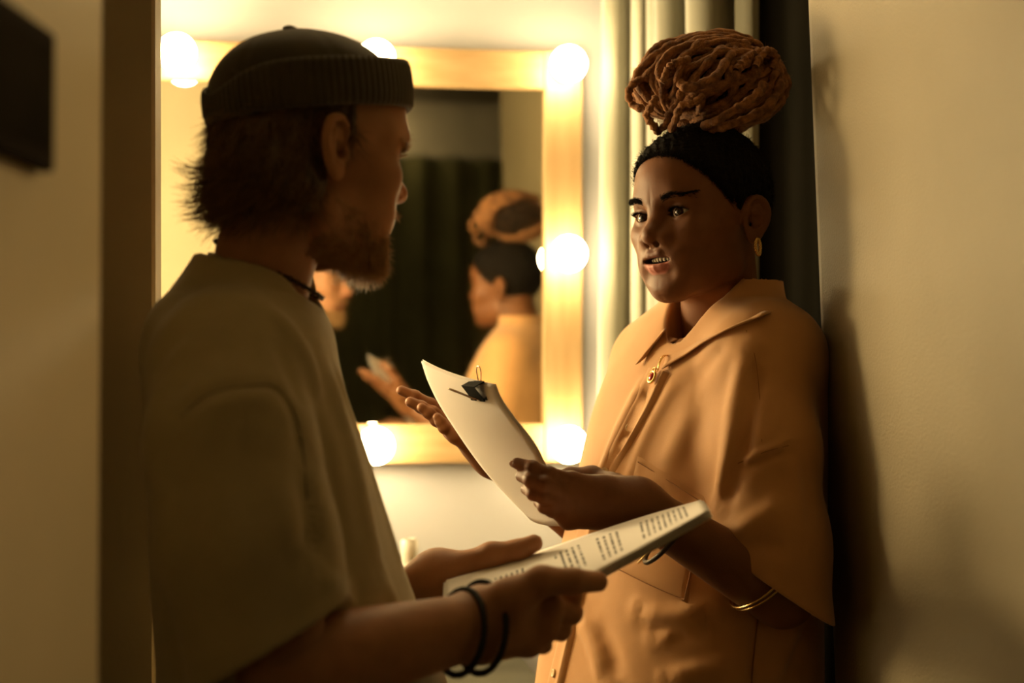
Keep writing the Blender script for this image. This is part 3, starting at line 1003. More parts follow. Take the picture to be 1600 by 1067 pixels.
# paler palm side of the open hand
ca = body.data.attributes['Col']
col = np.empty(len(bv) * 4, np.float32); ca.data.foreach_get('color', col); col = col.reshape(-1, 4)
n0 = len(v1) + len(v2); n1 = n0 + len(v3)
gn = grad(fr, v3); wgt = np.clip(gn @ np.asarray(nrm((-.3, -.5, .9)), F4) * 1.3 + .1, 0, 1)[:, None]
col[n0:n1, :3] = col[n0:n1, :3] * (1 - wgt) + V(.50, .25, .14) * wgt
ca.data.foreach_set('color', col.ravel())

eyes(WH, (1, .22, .02), (.035, .016, .007), woman)
# teeth
tv, tf = [], []
mbx = MB()
for i in range(8):
    y = (i - 3.5) * .0052
    vv, ff = sphere_geo(WH.wld(V(.0862 - (abs(y) / .03) ** 2 * .012, y, -.0565)[None])[0], (.0024, .0031, .0046), 12, 8, axes=WR.T)
    mbx.add(vv, ff)
mbx.build('teeth', M['teeth'], woman)
# hair cap, close cropped and frizzy at the roots
def whair(p):
    q = WH.loc(p); a = q.copy(); a[:, 1] = np.abs(a[:, 1])
    d = s_ell(a, (-.006, 0, .032), (.100, .081, .089))
    d = smin(d, s_ell(a, (.036, 0, .052), (.056, .060, .043)), .02)
    line = np.where(a[:, 0] > .02, .072 - (.086 - a[:, 0]) * .95 - .25 * np.maximum(a[:, 1] - .03, 0), -.062 + np.clip((a[:, 0] + .035) / .055, 0, 1) ** 1.5 * .075)
    nz_ = .0022 * vnoise(q, 700, 4) + .0030 * vnoise(q, 320, 5)
    reg = (line + nz_ * 1.6 - a[:, 2]) * .7
    d = d - nz_ * .9 
    d = smax(d, reg, .016)
    d = smax(d, -(s_ell(a, (-.014, .082, -.016), (.024, .022, .036))), .006)
    return d
hv, hq = isosurface(whair, hb_lo + np.array([0, 0, .06]), hb_hi, .0018)
cap = mesh_obj('cropped_hair', hv, hq, M['woman_hair'], woman)
# fuzz along the cap
sel = RNG.choice(len(hv), 5000)
gn = grad(whair, hv[sel])
strands('hair_fuzz', hv[sel], gn + RNG.normal(size=gn.shape) * .6, RNG.uniform(.003, .008, len(sel)), M['woman_hair'], woman, rad=.0003, seg=3, curl=1.2)
# fine hairs along the hairline
edge = np.where((WH.loc(hv.astype(F4))[:, 0] > .01) & (np.abs(wskin_head(hv.astype(F4))) < .0035))[0]
sel = RNG.choice(edge, 2600); gn = grad(wskin_head, hv[sel])
up_ = np.tile(V(-.55, 0, .85), (len(sel), 1)) @ WR.T
strands('hairline', hv[sel] - gn * .001 - up_ * .003, up_ + gn * .45 + RNG.normal(size=gn.shape) * .45, RNG.uniform(.006, .012, len(sel)), M['woman_hair'], woman, rad=.00026, seg=4, curl=1.2)
# bun of locs
BC = P(1106, 133, 1.91); bun = mesh_obj('bun', *sphere_geo(BC, (.085, .080, .050), 32, 20), M['woman_hair'], woman)
bun['label'] = 'high bun wound from thick auburn locs'
BRX, BRY, BRZ = .101, .095, .063
poleA = nrm(V(-.30, -.45, -.84)); poleB = nrm(V(.80, -.30, .42))
def on_bun(d, k=1.0): return BC + d * np.array([BRX, BRY, BRZ]) * k
axis_m = nrm(poleA + poleB); 
lr = np.random.default_rng(21)
def loc_piece(pts, r=.0050):
    n = len(pts)
    rad = r * (1 + .16 * np.sin(np.arange(n) * 1.1 + lr.uniform(0, 6)) + .10 * lr.normal(size=n))
    rad[0] *= .7; rad[-1] *= .7
    v, f = tube_geo(pts, rad, 8)
    o = mesh_obj('loc', v, f, M['loc'])
    o.parent = bun
    o.matrix_parent_inverse = Matrix.Translation(-Vector(woman.location)) @ Matrix.Translation(Vector(woman.location))
    return o
nmer = 74
for i in range(nmer):
    an = 2 * math.pi * (i + lr.uniform(-.3, .3)) / nmer
    side = nrm(np.cross(poleA, poleB)); upd = nrm(poleB - poleA); out = nrm(np.cross(side, upd))
    mid = out * math.cos(an) + side * math.sin(an)
    if (mid[1] > .75): continue
    pts = []; n = 30
    ph1, ph2 = lr.uniform(0, 6.28, 2); a1 = lr.uniform(.03, .085); k0 = lr.uniform(.90, 1.02)
    t0 = lr.uniform(0.02, .12); t1 = lr.uniform(.82, .98)
    for t in np.linspace(t0, t1, n):
        ang = (t - .5) * math.pi
        base = mid * math.cos(ang) + upd * math.sin(ang)
        # poles of the sweep sit off centre
        base = nrm(base + (poleA + poleB) * .25 * abs(math.sin(ang)) ** 2)
        wv_ = math.sin(t * 17 + ph1) * a1 + math.sin(t * 31 + ph2) * a1 * .4
        tang = nrm(np.cross(base, upd) + 1e-6)
        base = nrm(base + tang * wv_)
        k = k0 + .05 * math.sin(t * 11 + ph2) - .10 * (abs(t - .5) * 2) ** 6
        pts.append(on_bun(base, k))
    loc_piece(catmull(pts, 44), lr.uniform(.0040, .0058))
def loc_px(pix, r=.0055):
    loc_piece(catmull(PP(pix), 40), r)
loc_px([(1015, 122, 1.86), (993, 128, 1.86), (982, 145, 1.86), (988, 163, 1.86), (1008, 172, 1.85)], .0048)
loc_px([(1060, 128, 1.805), (1075, 138, 1.80), (1095, 132, 1.80), (1120, 118, 1.80), (1135, 95, 1.815), (1150, 76, 1.84)], .0062)
loc_px([(1096, 198, 1.82), (1120, 188, 1.80), (1150, 170, 1.795), (1180, 150, 1.80), (1195, 130, 1.81)], .0056)
loc_px([(1098, 206, 1.83), (1130, 198, 1.81), (1165, 186, 1.81), (1200, 165, 1.82), (1218, 135, 1.84), (1215, 100, 1.86)], .0058)
loc_px([(1150, 110, 1.81), (1165, 92, 1.82), (1180, 84, 1.83), (1200, 78, 1.85)], .0056)
loc_px([(1180, 105, 1.815), (1188, 88, 1.83), (1203, 80, 1.84), (1212, 92, 1.85), (1205, 108, 1.84)], .0056)
loc_px([(1048, 205, 1.83), (1056, 185, 1.81), (1065, 165, 1.80), (1085, 160, 1.795), (1100, 148, 1.795)], .0050)
loc_px([(1030, 208, 1.85), (1020, 195, 1.83), (1010, 180, 1.83), (1018, 165, 1.82), (1026, 150, 1.82)], .0050)
loc_px([(1025, 207, 1.85), (1040, 195, 1.83), (1046, 178, 1.82), (1060, 160, 1.81), (1064, 140, 1.805)], .0050)
loc_px([(1035, 130, 1.82), (1043, 110, 1.82), (1055, 98, 1.815), (1080, 92, 1.815)], .0050)
sel = RNG.normal(size=(2600, 3)); sel /= np.linalg.norm(sel, axis=1)[:, None]
strands('stray_hair', on_bun(sel, .97), sel + RNG.normal(size=sel.shape) * .6, RNG.uniform(.006, .018, 2600), M['loc'], woman, rad=.00022, seg=4, curl=1.5)
# eyebrows and lashes
def on_face(head, loc_pts):
    return project(head, head.wld(np.asarray(loc_pts)))
def brow(head, sgn, m, parent, n=240, dens=.0030, seed=1, z0=.0205):
    r = np.random.default_rng(seed)
    t = r.uniform(0, .93, n)
    y = .0125 + t * .034; z = z0 - .0008 + .0052 * np.sin(np.clip(t / .50, 0, 1) * math.pi * .5) - .0080 * np.clip((t - .45) / .55, 0, 1) ** 1.4
    z = z + r.normal(size=n) * dens * (.60 - .48 * t)
    pts = np.stack([np.full(n, .085) - .03 * t ** 2, sgn * y, z], 1)
    w = on_face(head, pts)
    g = grad(head, w)
    dl = np.stack([np.full(n, .1), sgn * (.8 + .4 * t), .55 - 1.15 * t], 1) + r.normal(size=(n, 3)) * .15
    dw = dl @ head.R.T.astype(float)
    return w - g * .0002, dw + g * .35
for sgn in (1, -1):
    w, dw = brow(WH, sgn, None, None, 380, .0021, 3)
    strands('eyebrow', w, dw, .0065, M['woman_hair'], woman, rad=.00032, seg=3, curl=.25)
    t = np.linspace(0, 1, 60); yy = -.0140 + t * .029
    e = np.stack([.0715 + np.sqrt(np.maximum(.0150 ** 2 - yy ** 2 - (.005 * (1 - (yy / .015) ** 2)) ** 2, 0)), sgn * (.032 + yy), -.001 + .0056 * (1 - (yy / .0155) ** 2) + .10 * yy], 1)
    dl = np.stack([np.full(60, .9), sgn * (t - .35) * .9, np.full(60, .25)], 1)
    strands('eyelashes', WH.wld(e), dl @ WR.T, .0072, M['woman_hair'], woman, rad=.00035, seg=3, droop=WR[:, 2] * .7, curl=.15)
# ------------------------------------------------------------------ the woman's clothes in detail, jewellery
# collar: a fold line round the neck and two leaves falling from it
def ring_w(th, r=.064, lift=0.0):
    """th 0 at the throat, positive round her left (near) side"""
    c = P(1117, 488, 1.925)
    t = (1 - math.cos(th)) / 2                      # 0 front .. 1 nape
    z = P(800, 530, 1.87)[2] * (1 - t) + P(800, 436, 1.93)[2] * t
    q = c + WF * (r * math.cos(th)) + WS * (r * .98 * math.sin(th)); q[2] = z + lift
    return q
def leaf(name, fold, outer, thick=.0022, bulge=.007):
    """cloth between two curves, with thickness"""
    n = 40; m_ = 10
    A = catmull(fold, n); B = catmull(outer, n)
    top = []
    ctr = P(1117, 520, 1.925)
    for i in range(n):
        for j in range(m_):
            t = j / (m_ - 1)
            q = A[i] * (1 - t) + B[i] * t
            o = q - ctr; o[2] = .25 * abs(o[2]); o = nrm(o)
            q = q + o * bulge * math.sin(math.pi * min(1, t * 1.15)) * (1 - .4 * t)
            top.append(q)
    top = np.array(top)
    g = grid_faces(n, m_)
    o = mesh_obj(name, top, g, M['shirt'], woman)
    s = o.modifiers.new('solid', 'SOLIDIFY'); s.thickness = thick; s.offset = 0
    return o
def on_shirt(pix, off=.004, y0=1.5):
    q = hits(wshirt, pix, y0); return q + grad(wshirt, q) * off
near_outer = on_shirt([(1039, 580), (1075, 558), (1105, 538), (1140, 519), (1175, 505), (1200, 495)], .007)
near_outer = list(near_outer) + [ring_w(2.15, .094, -.026), ring_w(2.75, .092, -.026)]
leaf('collar', [ring_w(t) for t in (.02, .45, .9, 1.3, 1.7, 2.1, 2.75)], near_outer)
far_tip = on_shirt([(1000, 572)], .006)[0]
leaf('collar', [ring_w(-t) for t in (.02, .5, 1.0, 1.5, 2.1, 2.8)],
     list(on_shirt([(999, 573), (1021, 547), (1039, 522)], .007)) + [ring_w(-1.5, .108, -.020), ring_w(-2.1, .095, -.035), ring_w(-2.8, .074, -.040)])
# neck band inside the collar
ths = np.linspace(-2.9, 2.9, 60)
band = np.array([[ring_w(t, .0625), ring_w(t, .060, -.018), ring_w(t, .062, -.036)] for t in ths]).reshape(-1, 3)
o = mesh_obj('collar_band', band, grid_faces(60, 3), M['shirt'], woman); sm_ = o.modifiers.new('solid', 'SOLIDIFY'); sm_.thickness = .002
# placket
pr = catmull(on_shirt([(1046, 584), (1020, 637), (990, 691), (958, 747), (932, 830), (915, 930), (897, 1000), (880, 1075)], 0.0), 60)
pl = catmull(on_shirt([(1012, 574), (985, 634), (957, 690), (926, 747), (900, 830), (882, 930), (870, 1000), (852, 1075)], 0.0), 60)
top = []
for i in range(60):
    row = [pl[i] * (1 - t) + pr[i] * t for t in np.linspace(0, 1, 9)]
    row = project(wshirt, np.array(row), 2)
    gn_ = grad(wshirt, row)
    offs = np.array([-.001, .0016, .0020, .0022, .0024, .0032, .0050, .0068, -.0010])
    top += list(row + gn_ * offs[:, None])
mesh_obj('placket', np.array(top), grid_faces(60, 9), M['shirt'], woman)
def disc_on(pix, r, m, name, thick=.0016, parent=woman, off=.0035):
    q = on_shirt([pix], off)[0]; g = grad(wshirt, q[None])[0].astype(float)
    a = nrm(np.cross(g, V(0, 0, 1))); b_ = np.cross(g, a)
    prof = [(.2, thick * .6), (.55, thick * .7), (.75, thick * 1.1), (.95, thick), (1, thick * .3), (1, -.001)]
    v = [q + g * h_ + (a * math.cos(t) + b_ * math.sin(t)) * r * k for k, h_ in prof for t in np.linspace(0, 2 * math.pi, 20, endpoint=False)]
    return mesh_obj(name, v, grid_faces(len(prof), 20, False, True) + [tuple(range(20))], m, parent)
for pix in [(985, 668), (945, 737), (884, 985), (868, 1052)]:
    disc_on(pix, .0056, M['button'], 'button')
# chest pocket on her left side
def patch(corners, name, off=.0022, nu=18, nv=18):
    c = [np.array(q, float) for q in corners]     # top-left, top-right, bottom-right, bottom-left in the picture
    pix = [c[0] * (1 - u) * (1 - v) + c[1] * u * (1 - v) + c[2] * u * v + c[3] * (1 - u) * v for u in np.linspace(0, 1, nu) for v in np.linspace(0, 1, nv)]
    q = hits(wshirt, pix, 1.5); g = grad(wshirt, q)
    e = np.array([(off if 0 < i < nu - 1 and 0 < j < nv - 1 else -.0006) for i in range(nu) for j in range(nv)])
    return mesh_obj(name, q + g * e[:, None], grid_faces(nu, nv)[::1], M['shirt'], woman)
pk = [(995, 709), (1106, 778), (1074, 944), (962, 892)]
patch(pk, 'pocket', .0034)
def seam(pix, name='seam', r=.0007, off=.0042, m='thread'):
    q = catmull(on_shirt(pix, off), 60)
    v, f = tube_geo(q, r, 6); return mesh_obj(name, v, f, M[m], woman)
seam([(999, 722), (1055, 757), (1100, 785)]); seam([(1101, 785), (1086, 865), (1071, 938)]); seam([(1070, 938), (1018, 914), (966, 888)])
seam([(1166, 516), (1180, 560), (1187, 620), (1190, 690)], off=.0003, r=.0005)
seam([(1153, 724), (1195, 706), (1232, 696)], off=.0003, r=.0006)
# side seam
seam([(1174, 1070), (1178, 1020), (1184, 965)], off=.0006, r=.0010)

# necklace with a garnet pendant
def ring_pts(th): return ring_w(th, .056, -.010)
pp = on_shirt([(1040, 560), (1036, 575), (1032, 583)], .006)
neckl = [ring_pts(-1.2) + V(0, 0, .012), ring_pts(-.6), ring_w(-.15, .060, -.02), pp[0], pp[2]]
neckr = [pp[2], pp[0] + WS * .004, ring_w(.15, .060, -.02), ring_pts(.6), ring_pts(1.2) + V(0, 0, .012)]
nk = empty('necklace_holder', woman.location); bpy.data.objects.remove(nk)
v, f = tube_geo(catmull(neckl + neckr[1:], 120), .0008, 6)
neck = mesh_obj('necklace', v, f, M['gold'], woman); neck['label'] = 'thin gold chain with a red stone pendant'
def sub(o, par):
    o.parent = par; return o
pc = on_shirt([(1027, 592)], .009)[0]; g = grad(wshirt, pc[None])[0].astype(float)
a = nrm(np.cross(g, V(0, 0, 1))); b_ = np.cross(a, g)
ringp = [pc + (a * math.cos(t) * .0060 + b_ * math.sin(t) * .0078) for t in np.linspace(0, 2 * math.pi, 40, endpoint=False)]
v, f = tube_geo(ringp, .0020, 8, closed=True); sub(mesh_obj('pendant_setting', v, f, M['gold']), neck)
v, f = sphere_geo(pc + g * .0008, (.0048, .0062, .0026), 20, 12, axes=np.stack([a, b_, g])); sub(mesh_obj('garnet', v, f, M['garnet']), neck)
v, f = tube_geo([pc + b_ * .0078 + (a * math.cos(t) + b_ * (math.sin(t) + .8)) * .0028 for t in np.linspace(0, 2 * math.pi, 24, endpoint=False)], .0011, 8, closed=True); sub(mesh_obj('bail', v, f, M['gold']), neck)
# twisted hoop earring in the near ear
ec = WH.wld(V(-.010, .0815, -.0495)[None])[0]
hoop = []
er = .0098
for t in np.linspace(0, 2 * math.pi, 56, endpoint=False):
    hoop.append(ec + WR[:, 2] * er * math.cos(t) + (WR[:, 0] * .92 + WR[:, 1] * .39) * er * math.sin(t))
hoop = np.array(hoop)
for k in range(2):
    tan = np.roll(hoop, -1, 0) - np.roll(hoop, 1, 0); tan /= np.linalg.norm(tan, axis=1)[:, None]
    n1_ = nrm(np.cross(tan[0], tan[10])); 
    tw = np.arange(56) / 56 * 2 * math.pi * 9 + k * math.pi
    rd = (hoop - ec); rd /= np.linalg.norm(rd, axis=1)[:, None]
    h2 = hoop + .0013 * (np.cos(tw)[:, None] * n1_ + np.sin(tw)[:, None] * rd)
    v, f = tube_geo(h2, .0014, 8, closed=True)
    mesh_obj('earring_strand', v, f, M['gold'], woman)
# bangles
def bangle(c, ax, R_, r, name, m, parent, tilt=None, sides=8, wob=0.0):
    ax = nrm(ax); a = nrm(np.cross(ax, V(0, 0, 1))); b_ = np.cross(ax, a)
    pts = [c + (a * math.cos(t) + b_ * math.sin(t)) * R_ * (1 + wob * math.sin(3 * t)) for t in np.linspace(0, 2 * math.pi, 64, endpoint=False)]
    v, f = tube_geo(pts, r, sides, closed=True)
    return mesh_obj(name, v, f, m, parent)
fd = nrm(wl_wr - wl_el)
def along(px): 
    t = (px - 1222) / (1000 - 1222.0); return wl_el + (wl_wr - wl_el) * t
bangle(P(1028, 842, 1.668), fd + V(-.1, .45, .25), .0365, .0014, 'bangle', M['gold'], woman)
bangle(P(1040, 842, 1.675), fd + V(0, .25, .2), .0360, .0030, 'bracelet', M['dark_metal'], woman)
bangle(along(1186), fd + V(.1, .15, .3), .0445, .0014, 'bangle', M['gold'], woman)
bangle(along(1192), fd + V(.1, .15, .3), .0447, .0014, 'bangle', M['gold'], woman)
# finger nails of the hand on the paper
def nail(tip, prev, fn, name, parent, m, r=.0052, side=None):
    d = nrm(tip - prev); g = side
    c = tip + d * .0020 + g * .0046
    b_ = nrm(np.cross(d, g)); g2 = np.cross(b_, d)
    v, f = sphere_geo(c, (.0062, .0046, .0011), 14, 8, axes=np.stack([d, b_, g2]))
    return mesh_obj(name, v, f, m, parent)
M['nail_w'] = mat('nail_pale', (.34, .18, .115), .3, coat=.2)
M['nail_m'] = mat('nail_pink', (.55, .30, .20), .35)
for i in range(4):
    nail(LHw['f'][i][2], LHw['f'][i][1], None, 'fingernail', woman, M['nail_w'], side=nrm(V(-.55, -.8, -.25)))
# lower body: trousers and shoes (below the picture)
def legs(person, hip, fw, side, m, zt, spread=.085, waist=(.150, .110)):
    hip = np.asarray(hip, float)
    def f(p):
        d = s_ell(p, (hip[0], hip[1], zt - .06), (waist[0], waist[0], .12))
        for s in (-1, 1):
            a = hip + side * (s * spread); a = V(a[0], a[1], zt - .10)
            k = V(a[0], a[1], .50) + fw * .03; an = V(a[0], a[1], .09)
            d = smin(d, s_chain(p, [a, k, an], [.088, .062, .055], .04), .03)
        return smax(d, .07 - p[:, 2], .01)
    v, q = isosurface(f, (hip[0] - .30, hip[1] - .30, 0.02), (hip[0] + .30, hip[1] + .30, zt + .12), .012)
    mesh_obj('trousers', v, q, m, person)
    for s in (-1, 1):
        a = hip + side * (s * spread)
        def g(p):
            d = s_chain(p, [V(a[0], a[1], .055) - fw * .06, V(a[0], a[1], .05) + fw * .05, V(a[0], a[1], .035) + fw * .17], [.045, .046, .036], .03)
            d = smin(d, s_cone(p, V(a[0], a[1], .05), V(a[0], a[1], .12), .045, .042), .02)
            return smax(d, .003 - p[:, 2], .004)
        v, q = isosurface(g, (a[0] - .25, a[1] - .25, -.02), (a[0] + .25, a[1] + .25, .18), .008)
        mesh_obj('shoe', v, q, M['shoe'], person)
wh = P(1048, 1200, 1.93)
legs(woman, V(wh[0], 1.93, 0), WF, WS, M['trouser_brown'], .98)
# ------------------------------------------------------------------ the man
MY = 1.447
mth = math.radians(34)
MRt = frame((math.cos(mth), math.sin(mth), 0), roll=0.0, pitch=math.radians(-9))
MH = Head(P(481, 226, MY), MRt, 1.03, False)
man = empty('person', (P(450, 800, 1.46)[0], 1.46, 0), 'bearded person in a cream T-shirt and dark cuffed beanie, holding a script', 'person')
mt = math.radians(9)
MF = V(math.cos(mt), math.sin(mt), 0); MS = V(math.sin(mt), -math.cos(mt), 0)
def msec(py, pxc, w, d, Y=1.48):
    q = P(pxc, py, Y); return (q[2], q[0], q[1], w, d)
mtorso = Loft([msec(462, 404, .070, .050), msec(490, 397, .110, .070), msec(520, 390, .160, .086), msec(570, 385, .190, .096), msec(640, 391, .203, .104), msec(720, 405, .208, .112),
               msec(820, 424, .210, .122), msec(920, 444, .212, .132), msec(1020, 465, .215, .142), msec(1100, 480, .218, .150), msec(1250, 500, .220, .150)], MS, MF, 2.3)
MZC = pz(1250, 1.48)
mr_el = P(450, 1045, 1.255); mr_wr = P(752, 975, 1.372)
ml_el = P(545, 1015, 1.585); ml_wr = P(680, 912, 1.575)
mhem = P(440, 997, 1.25); mhem_n = nrm(V(.50, .0, -.87))
def m_sleeve(p, off=0.0):
    return s_chain(p, [P(352, 575, 1.335), P(360, 690, 1.285), P(388, 850, 1.262), P(430, 1040, 1.255)], [.060 - off, .071 - off, .075 - off, .077 - off], .03)
def tee_base(p, w=0.0):
    t = mtorso(p) - w
    hc = cut(p, mhem, mhem_n)
    sl = smax(m_sleeve(p) - w, hc, .004)
    sl = smax(sl, -np.maximum(m_sleeve(p, .005) - w, -hc - .11), .003)
    t = smin(t, sl, .020)
    # far sleeve
    fs = s_chain(p, [P(400, 560, 1.60), P(420, 700, 1.60), P(465, 850, 1.59), P(505, 930, 1.58)], [.062, .066, .068, .070], .03)
    t = smin(t, fs, .02)
    t = smin(t, s_chain(p, [P(400, 474, 1.45), P(358, 556, 1.350)], [.042, .056], .02) - w, .05)
    t = smin(t, s_chain(p, [P(405, 478, 1.50), P(400, 550, 1.63)], [.042, .056], .02), .05)
    t = smin(t, s_cone(p, P(368, 440, 1.465), P(318, 522, 1.43), .034, .052) - w, .05)
    t = smax(t, -s_cone(p, P(425, 500, 1.462), P(408, 380, 1.455), .053, .060), .008)
    return smax(t, MZC - p[:, 2], .004)
mf = Folds()
def mfold(pix, amp, width, y0=1.05):
    q = hits(tee_base, pix, y0); mf.add(catmull(q, max(4, len(pix) * 2)), amp, width)
mfold([(415, 475), (455, 520), (485, 575), (500, 640)], .005, .010)
mfold([(430, 520), (455, 590), (470, 650)], -.003, .010)
mfold([(330, 525), (290, 550), (250, 595)], .005, .012)
mfold([(300, 470), (275, 500), (250, 540)], .004, .012)
mfold([(330, 560), (290, 590), (255, 640)], -.004, .012)
mfold([(285, 650), (325, 615), (385, 602), (430, 605), (460, 650), (472, 710)], -.0045, .007)
mfold([(300, 660), (340, 632), (400, 622), (440, 640)], .003, .010)
mfold([(505, 560), (535, 660), (570, 790), (590, 900)], .006, .014)
mfold([(490, 620), (515, 720), (540, 850), (550, 920)], -.006, .013)
mfold([(520, 560), (560, 680), (600, 800), (630, 900)], .003, .010)
mfold([(478, 720), (488, 820), (500, 890)], -.009, .014)
mfold([(420, 700), (450, 800), (470, 890)], .004, .016)
mfold([(495, 905), (520, 915), (530, 930)], .006, .010)
mfold([(430, 905), (460, 880), (480, 850)], -.004, .012)
mfold([(270, 700), (290, 820), (320, 950)], -.004, .016)
mfold([(600, 900), (630, 980), (650, 1060)], .005, .010)
mfold([(610, 1000), (640, 1040), (660, 1067)], -.004, .010)
def tee(p): return tee_base(p, mf(p) + .0014 * vnoise(p, 34, 9))
tv_, tq_ = isosurface(tee, (-.50, 1.14, MZC - .01), (-.03, 1.82, 1.47), .0030)
mesh_obj('t_shirt', tv_, tq_, M['tee'], man)
def on_tee(pix, off=.003, y0=1.05):
    q = hits(tee, pix, y0); return q + grad(tee, q) * off
# ribbed neckband
def ring_m(th, r, lift=0.0):
    c = P(416, 445, 1.462); t = (1 - math.cos(th)) / 2
    z = P(800, 489, 1.46)[2] * (1 - t) + P(800, 402, 1.46)[2] * t
    q = c + MF * (r * math.cos(th)) + MS * (r * math.sin(th)); q[2] = z + lift
    return q
ths = np.linspace(0, 2 * math.pi, 160, endpoint=False)
band = []
for i, t in enumerate(ths):
    rib = .0005 * (i % 2)
    band += [ring_m(t, .0545, -.002), ring_m(t, .0555 + rib, .0045), ring_m(t, .0585 + rib, .0040), ring_m(t, .0630 + rib, -.006), ring_m(t, .0660, -.014), ring_m(t, .0600, -.016)]
mesh_obj('neckband', np.array(band), grid_faces(160, 6, True, True), M['tee'], man)
v, f = tube_geo(catmull(on_tee([(283, 652), (325, 616), (385, 603), (432, 606), (462, 652), (474, 715), (480, 780)], .0006), 80), .0009, 6)
mesh_obj('shoulder_seam', v, f, M['thread_tee'], man)
# hem stitching of the near sleeve
# skin
RHm = dict(w=[P(765, 955, 1.375), P(760, 995, 1.370)],
           k=PP([(848, 918, 1.392), (858, 950, 1.386), (848, 982, 1.382), (826, 1006, 1.380)]),
           f=[PP([(893, 930, 1.410), (880, 934, 1.445), (850, 932, 1.462)]), PP([(893, 958, 1.408), (880, 958, 1.440), (850, 952, 1.458)]),
              PP([(876, 985, 1.402), (866, 982, 1.432), (842, 972, 1.450)]), PP([(848, 1007, 1.398), (842, 1003, 1.424), (822, 992, 1.440)])],
           t=PP([(795, 938, 1.360), (846, 908, 1.362), (895, 908, 1.372), (934, 909, 1.388)]))
LHm = dict(w=[P(690, 890, 1.570), P(690, 925, 1.590)],
           k=PP([(780, 892, 1.600), (775, 905, 1.615), (768, 920, 1.625), (758, 932, 1.630)]),
           f=[PP([(830, 895, 1.590), (850, 898, 1.570), (868, 900, 1.550)]), PP([(825, 910, 1.600), (848, 912, 1.575), (862, 915, 1.555)]),
              PP([(815, 925, 1.610), (835, 925, 1.585), (850, 928, 1.565)]), PP([(800, 938, 1.615), (815, 940, 1.595), (828, 942, 1.575)])],
           t=PP([(712, 893, 1.565), (768, 868, 1.556), (808, 861, 1.553), (834, 849, 1.552)]))
mneck_a = MH.wld(V(-.022, 0, -.055)); mneck_b = P(398, 480, 1.47)
def mskin_head(p):
    d = MH(p)
    d = smin(d, s_cone(p, mneck_a, mneck_b, .050, .052), .020)
    return d
SKM = V(.44, .21, .105)
def mcolor(p):
    q = MH.loc(np.asarray(p, F4)); a = q.copy(); a[:, 1] = np.abs(a[:, 1])
    c = np.tile(SKM, (len(p), 1))
    m = np.clip(1 - MH.lips(a) / .002, 0, 1)[:, None] * (a[:, 0] > .07)[:, None]
    c = c * (1 - m) + V(.42, .16, .11) * m
    r = np.exp(-(length(q - np.asarray((.106, 0, -.032), F4)) / .022) ** 2)[:, None] * .5
    c = c * (1 - r) + V(.52, .20, .12) * r
    return c
mb_lo = np.array([MH.o[0] - .15, MH.o[1] - .14, pz(490, 1.46)]); mb_hi = np.array([MH.o[0] + .15, MH.o[1] + .15, MH.o[2] + .125])
a1, b1 = isosurface(mskin_head, mb_lo, mb_hi, .0016)
fmr = arm_hand(RHm, mr_el, mr_wr, .046, .0300, 1.12)
a2, b2 = isosurface(fmr, (-.30, 1.19, .98), (.12, 1.52, 1.20), .0020)
fml = arm_hand(LHm, ml_el, ml_wr, .042, .0305, 1.10)
a3, b3 = isosurface(fml, (-.25, 1.50, .98), (.08, 1.70, 1.22), .0020)
mzc = pz(490, 1.46) + .02
a4, b4 = isosurface(lambda p: smax(smin(mtorso(p) + .025, s_cone(p, mneck_a, mneck_b, .048, .050), .02), p[:, 2] - F4(mzc), .004), (-.48, 1.18, MZC), (-.05, 1.80, 1.50), .008)
upper = lambda p: s_chain(p, [P(352, 575, 1.335), P(388, 850, 1.262), mr_el], [.045, .044, .044], .02)
a5, b5 = isosurface(upper, (-.36, 1.18, 1.0), (-.12, 1.42, 1.45), .006)
mbv, mbq = joined([(a1, b1), (a2, b2), (a3, b3), (a4, b4), (a5, b5)])
mesh_obj('body', mbv, mbq, M['skin_man'], man, cols=mcolor(mbv))
eyes(MH, (1, -.10, 0), (.10, .09, .05), man, (.7, .66, .58))
nail(LHm['t'][3], LHm['t'][2], None, 'thumbnail', man, M['nail_m'], side=nrm(V(.1, .75, .6)))
nail(RHm['t'][3], RHm['t'][2], None, 'thumbnail', man, M['nail_m'], side=nrm(V(.1, -.5, .85)))

# hair under the beanie
def mhair(p):
    q = MH.loc(p); a = q.copy(); a[:, 1] = np.abs(a[:, 1])
    d = s_ell(a, (-.007, 0, .012), (.089, .079, .092))
    d = smin(d, s_ell(a, (-.050, 0, -.042), (.040, .058, .048)), .03)
    d = smin(d, s_ell(a, (-.028, .058, -.048), (.026, .018, .034)), .02)
    nz_ = .0030 * vnoise(q * np.asarray((1, 1, .35), F4), 260, 14) + .0014 * vnoise(q, 520, 15)
    d = d - nz_
    front = np.where(a[:, 2] > -.005, .016, -.004 - np.clip(-.03 - a[:, 2], 0, .1) * .1)
    d = smax(d, (a[:, 0] - front - nz_) * .8, .008)
    d = smax(d, -s_ell(a, (-.010, .085, -.014), (.022, .022, .036)), .006)
    d = smax(d, (-.095 - .010 * vnoise(q, 90, 3) - a[:, 2]) * .7, .01)
    d = smax(d, a[:, 2] - F4(.075), .01)
    return d * MH.s
hv, hq = isosurface(mhair, mb_lo - .01, mb_hi, .0022)
mesh_obj('hair', hv, hq, M['man_hair'], man)
r_ = np.random.default_rng(5)
hl = MH.loc(hv.astype(F4))
ok = np.where((hl[:, 2] < .045) & (hl[:, 0] < .03))[0]
sel = r_.choice(ok, 6500)
gl = grad(mhair, hv[sel]); ql = hl[sel]
low = np.clip((-.03 - ql[:, 2]) / .05, 0, 1)[:, None]
clump = np.stack([vnoise(ql, 160, 31), vnoise(ql, 160, 32), vnoise(ql, 160, 33)], 1)
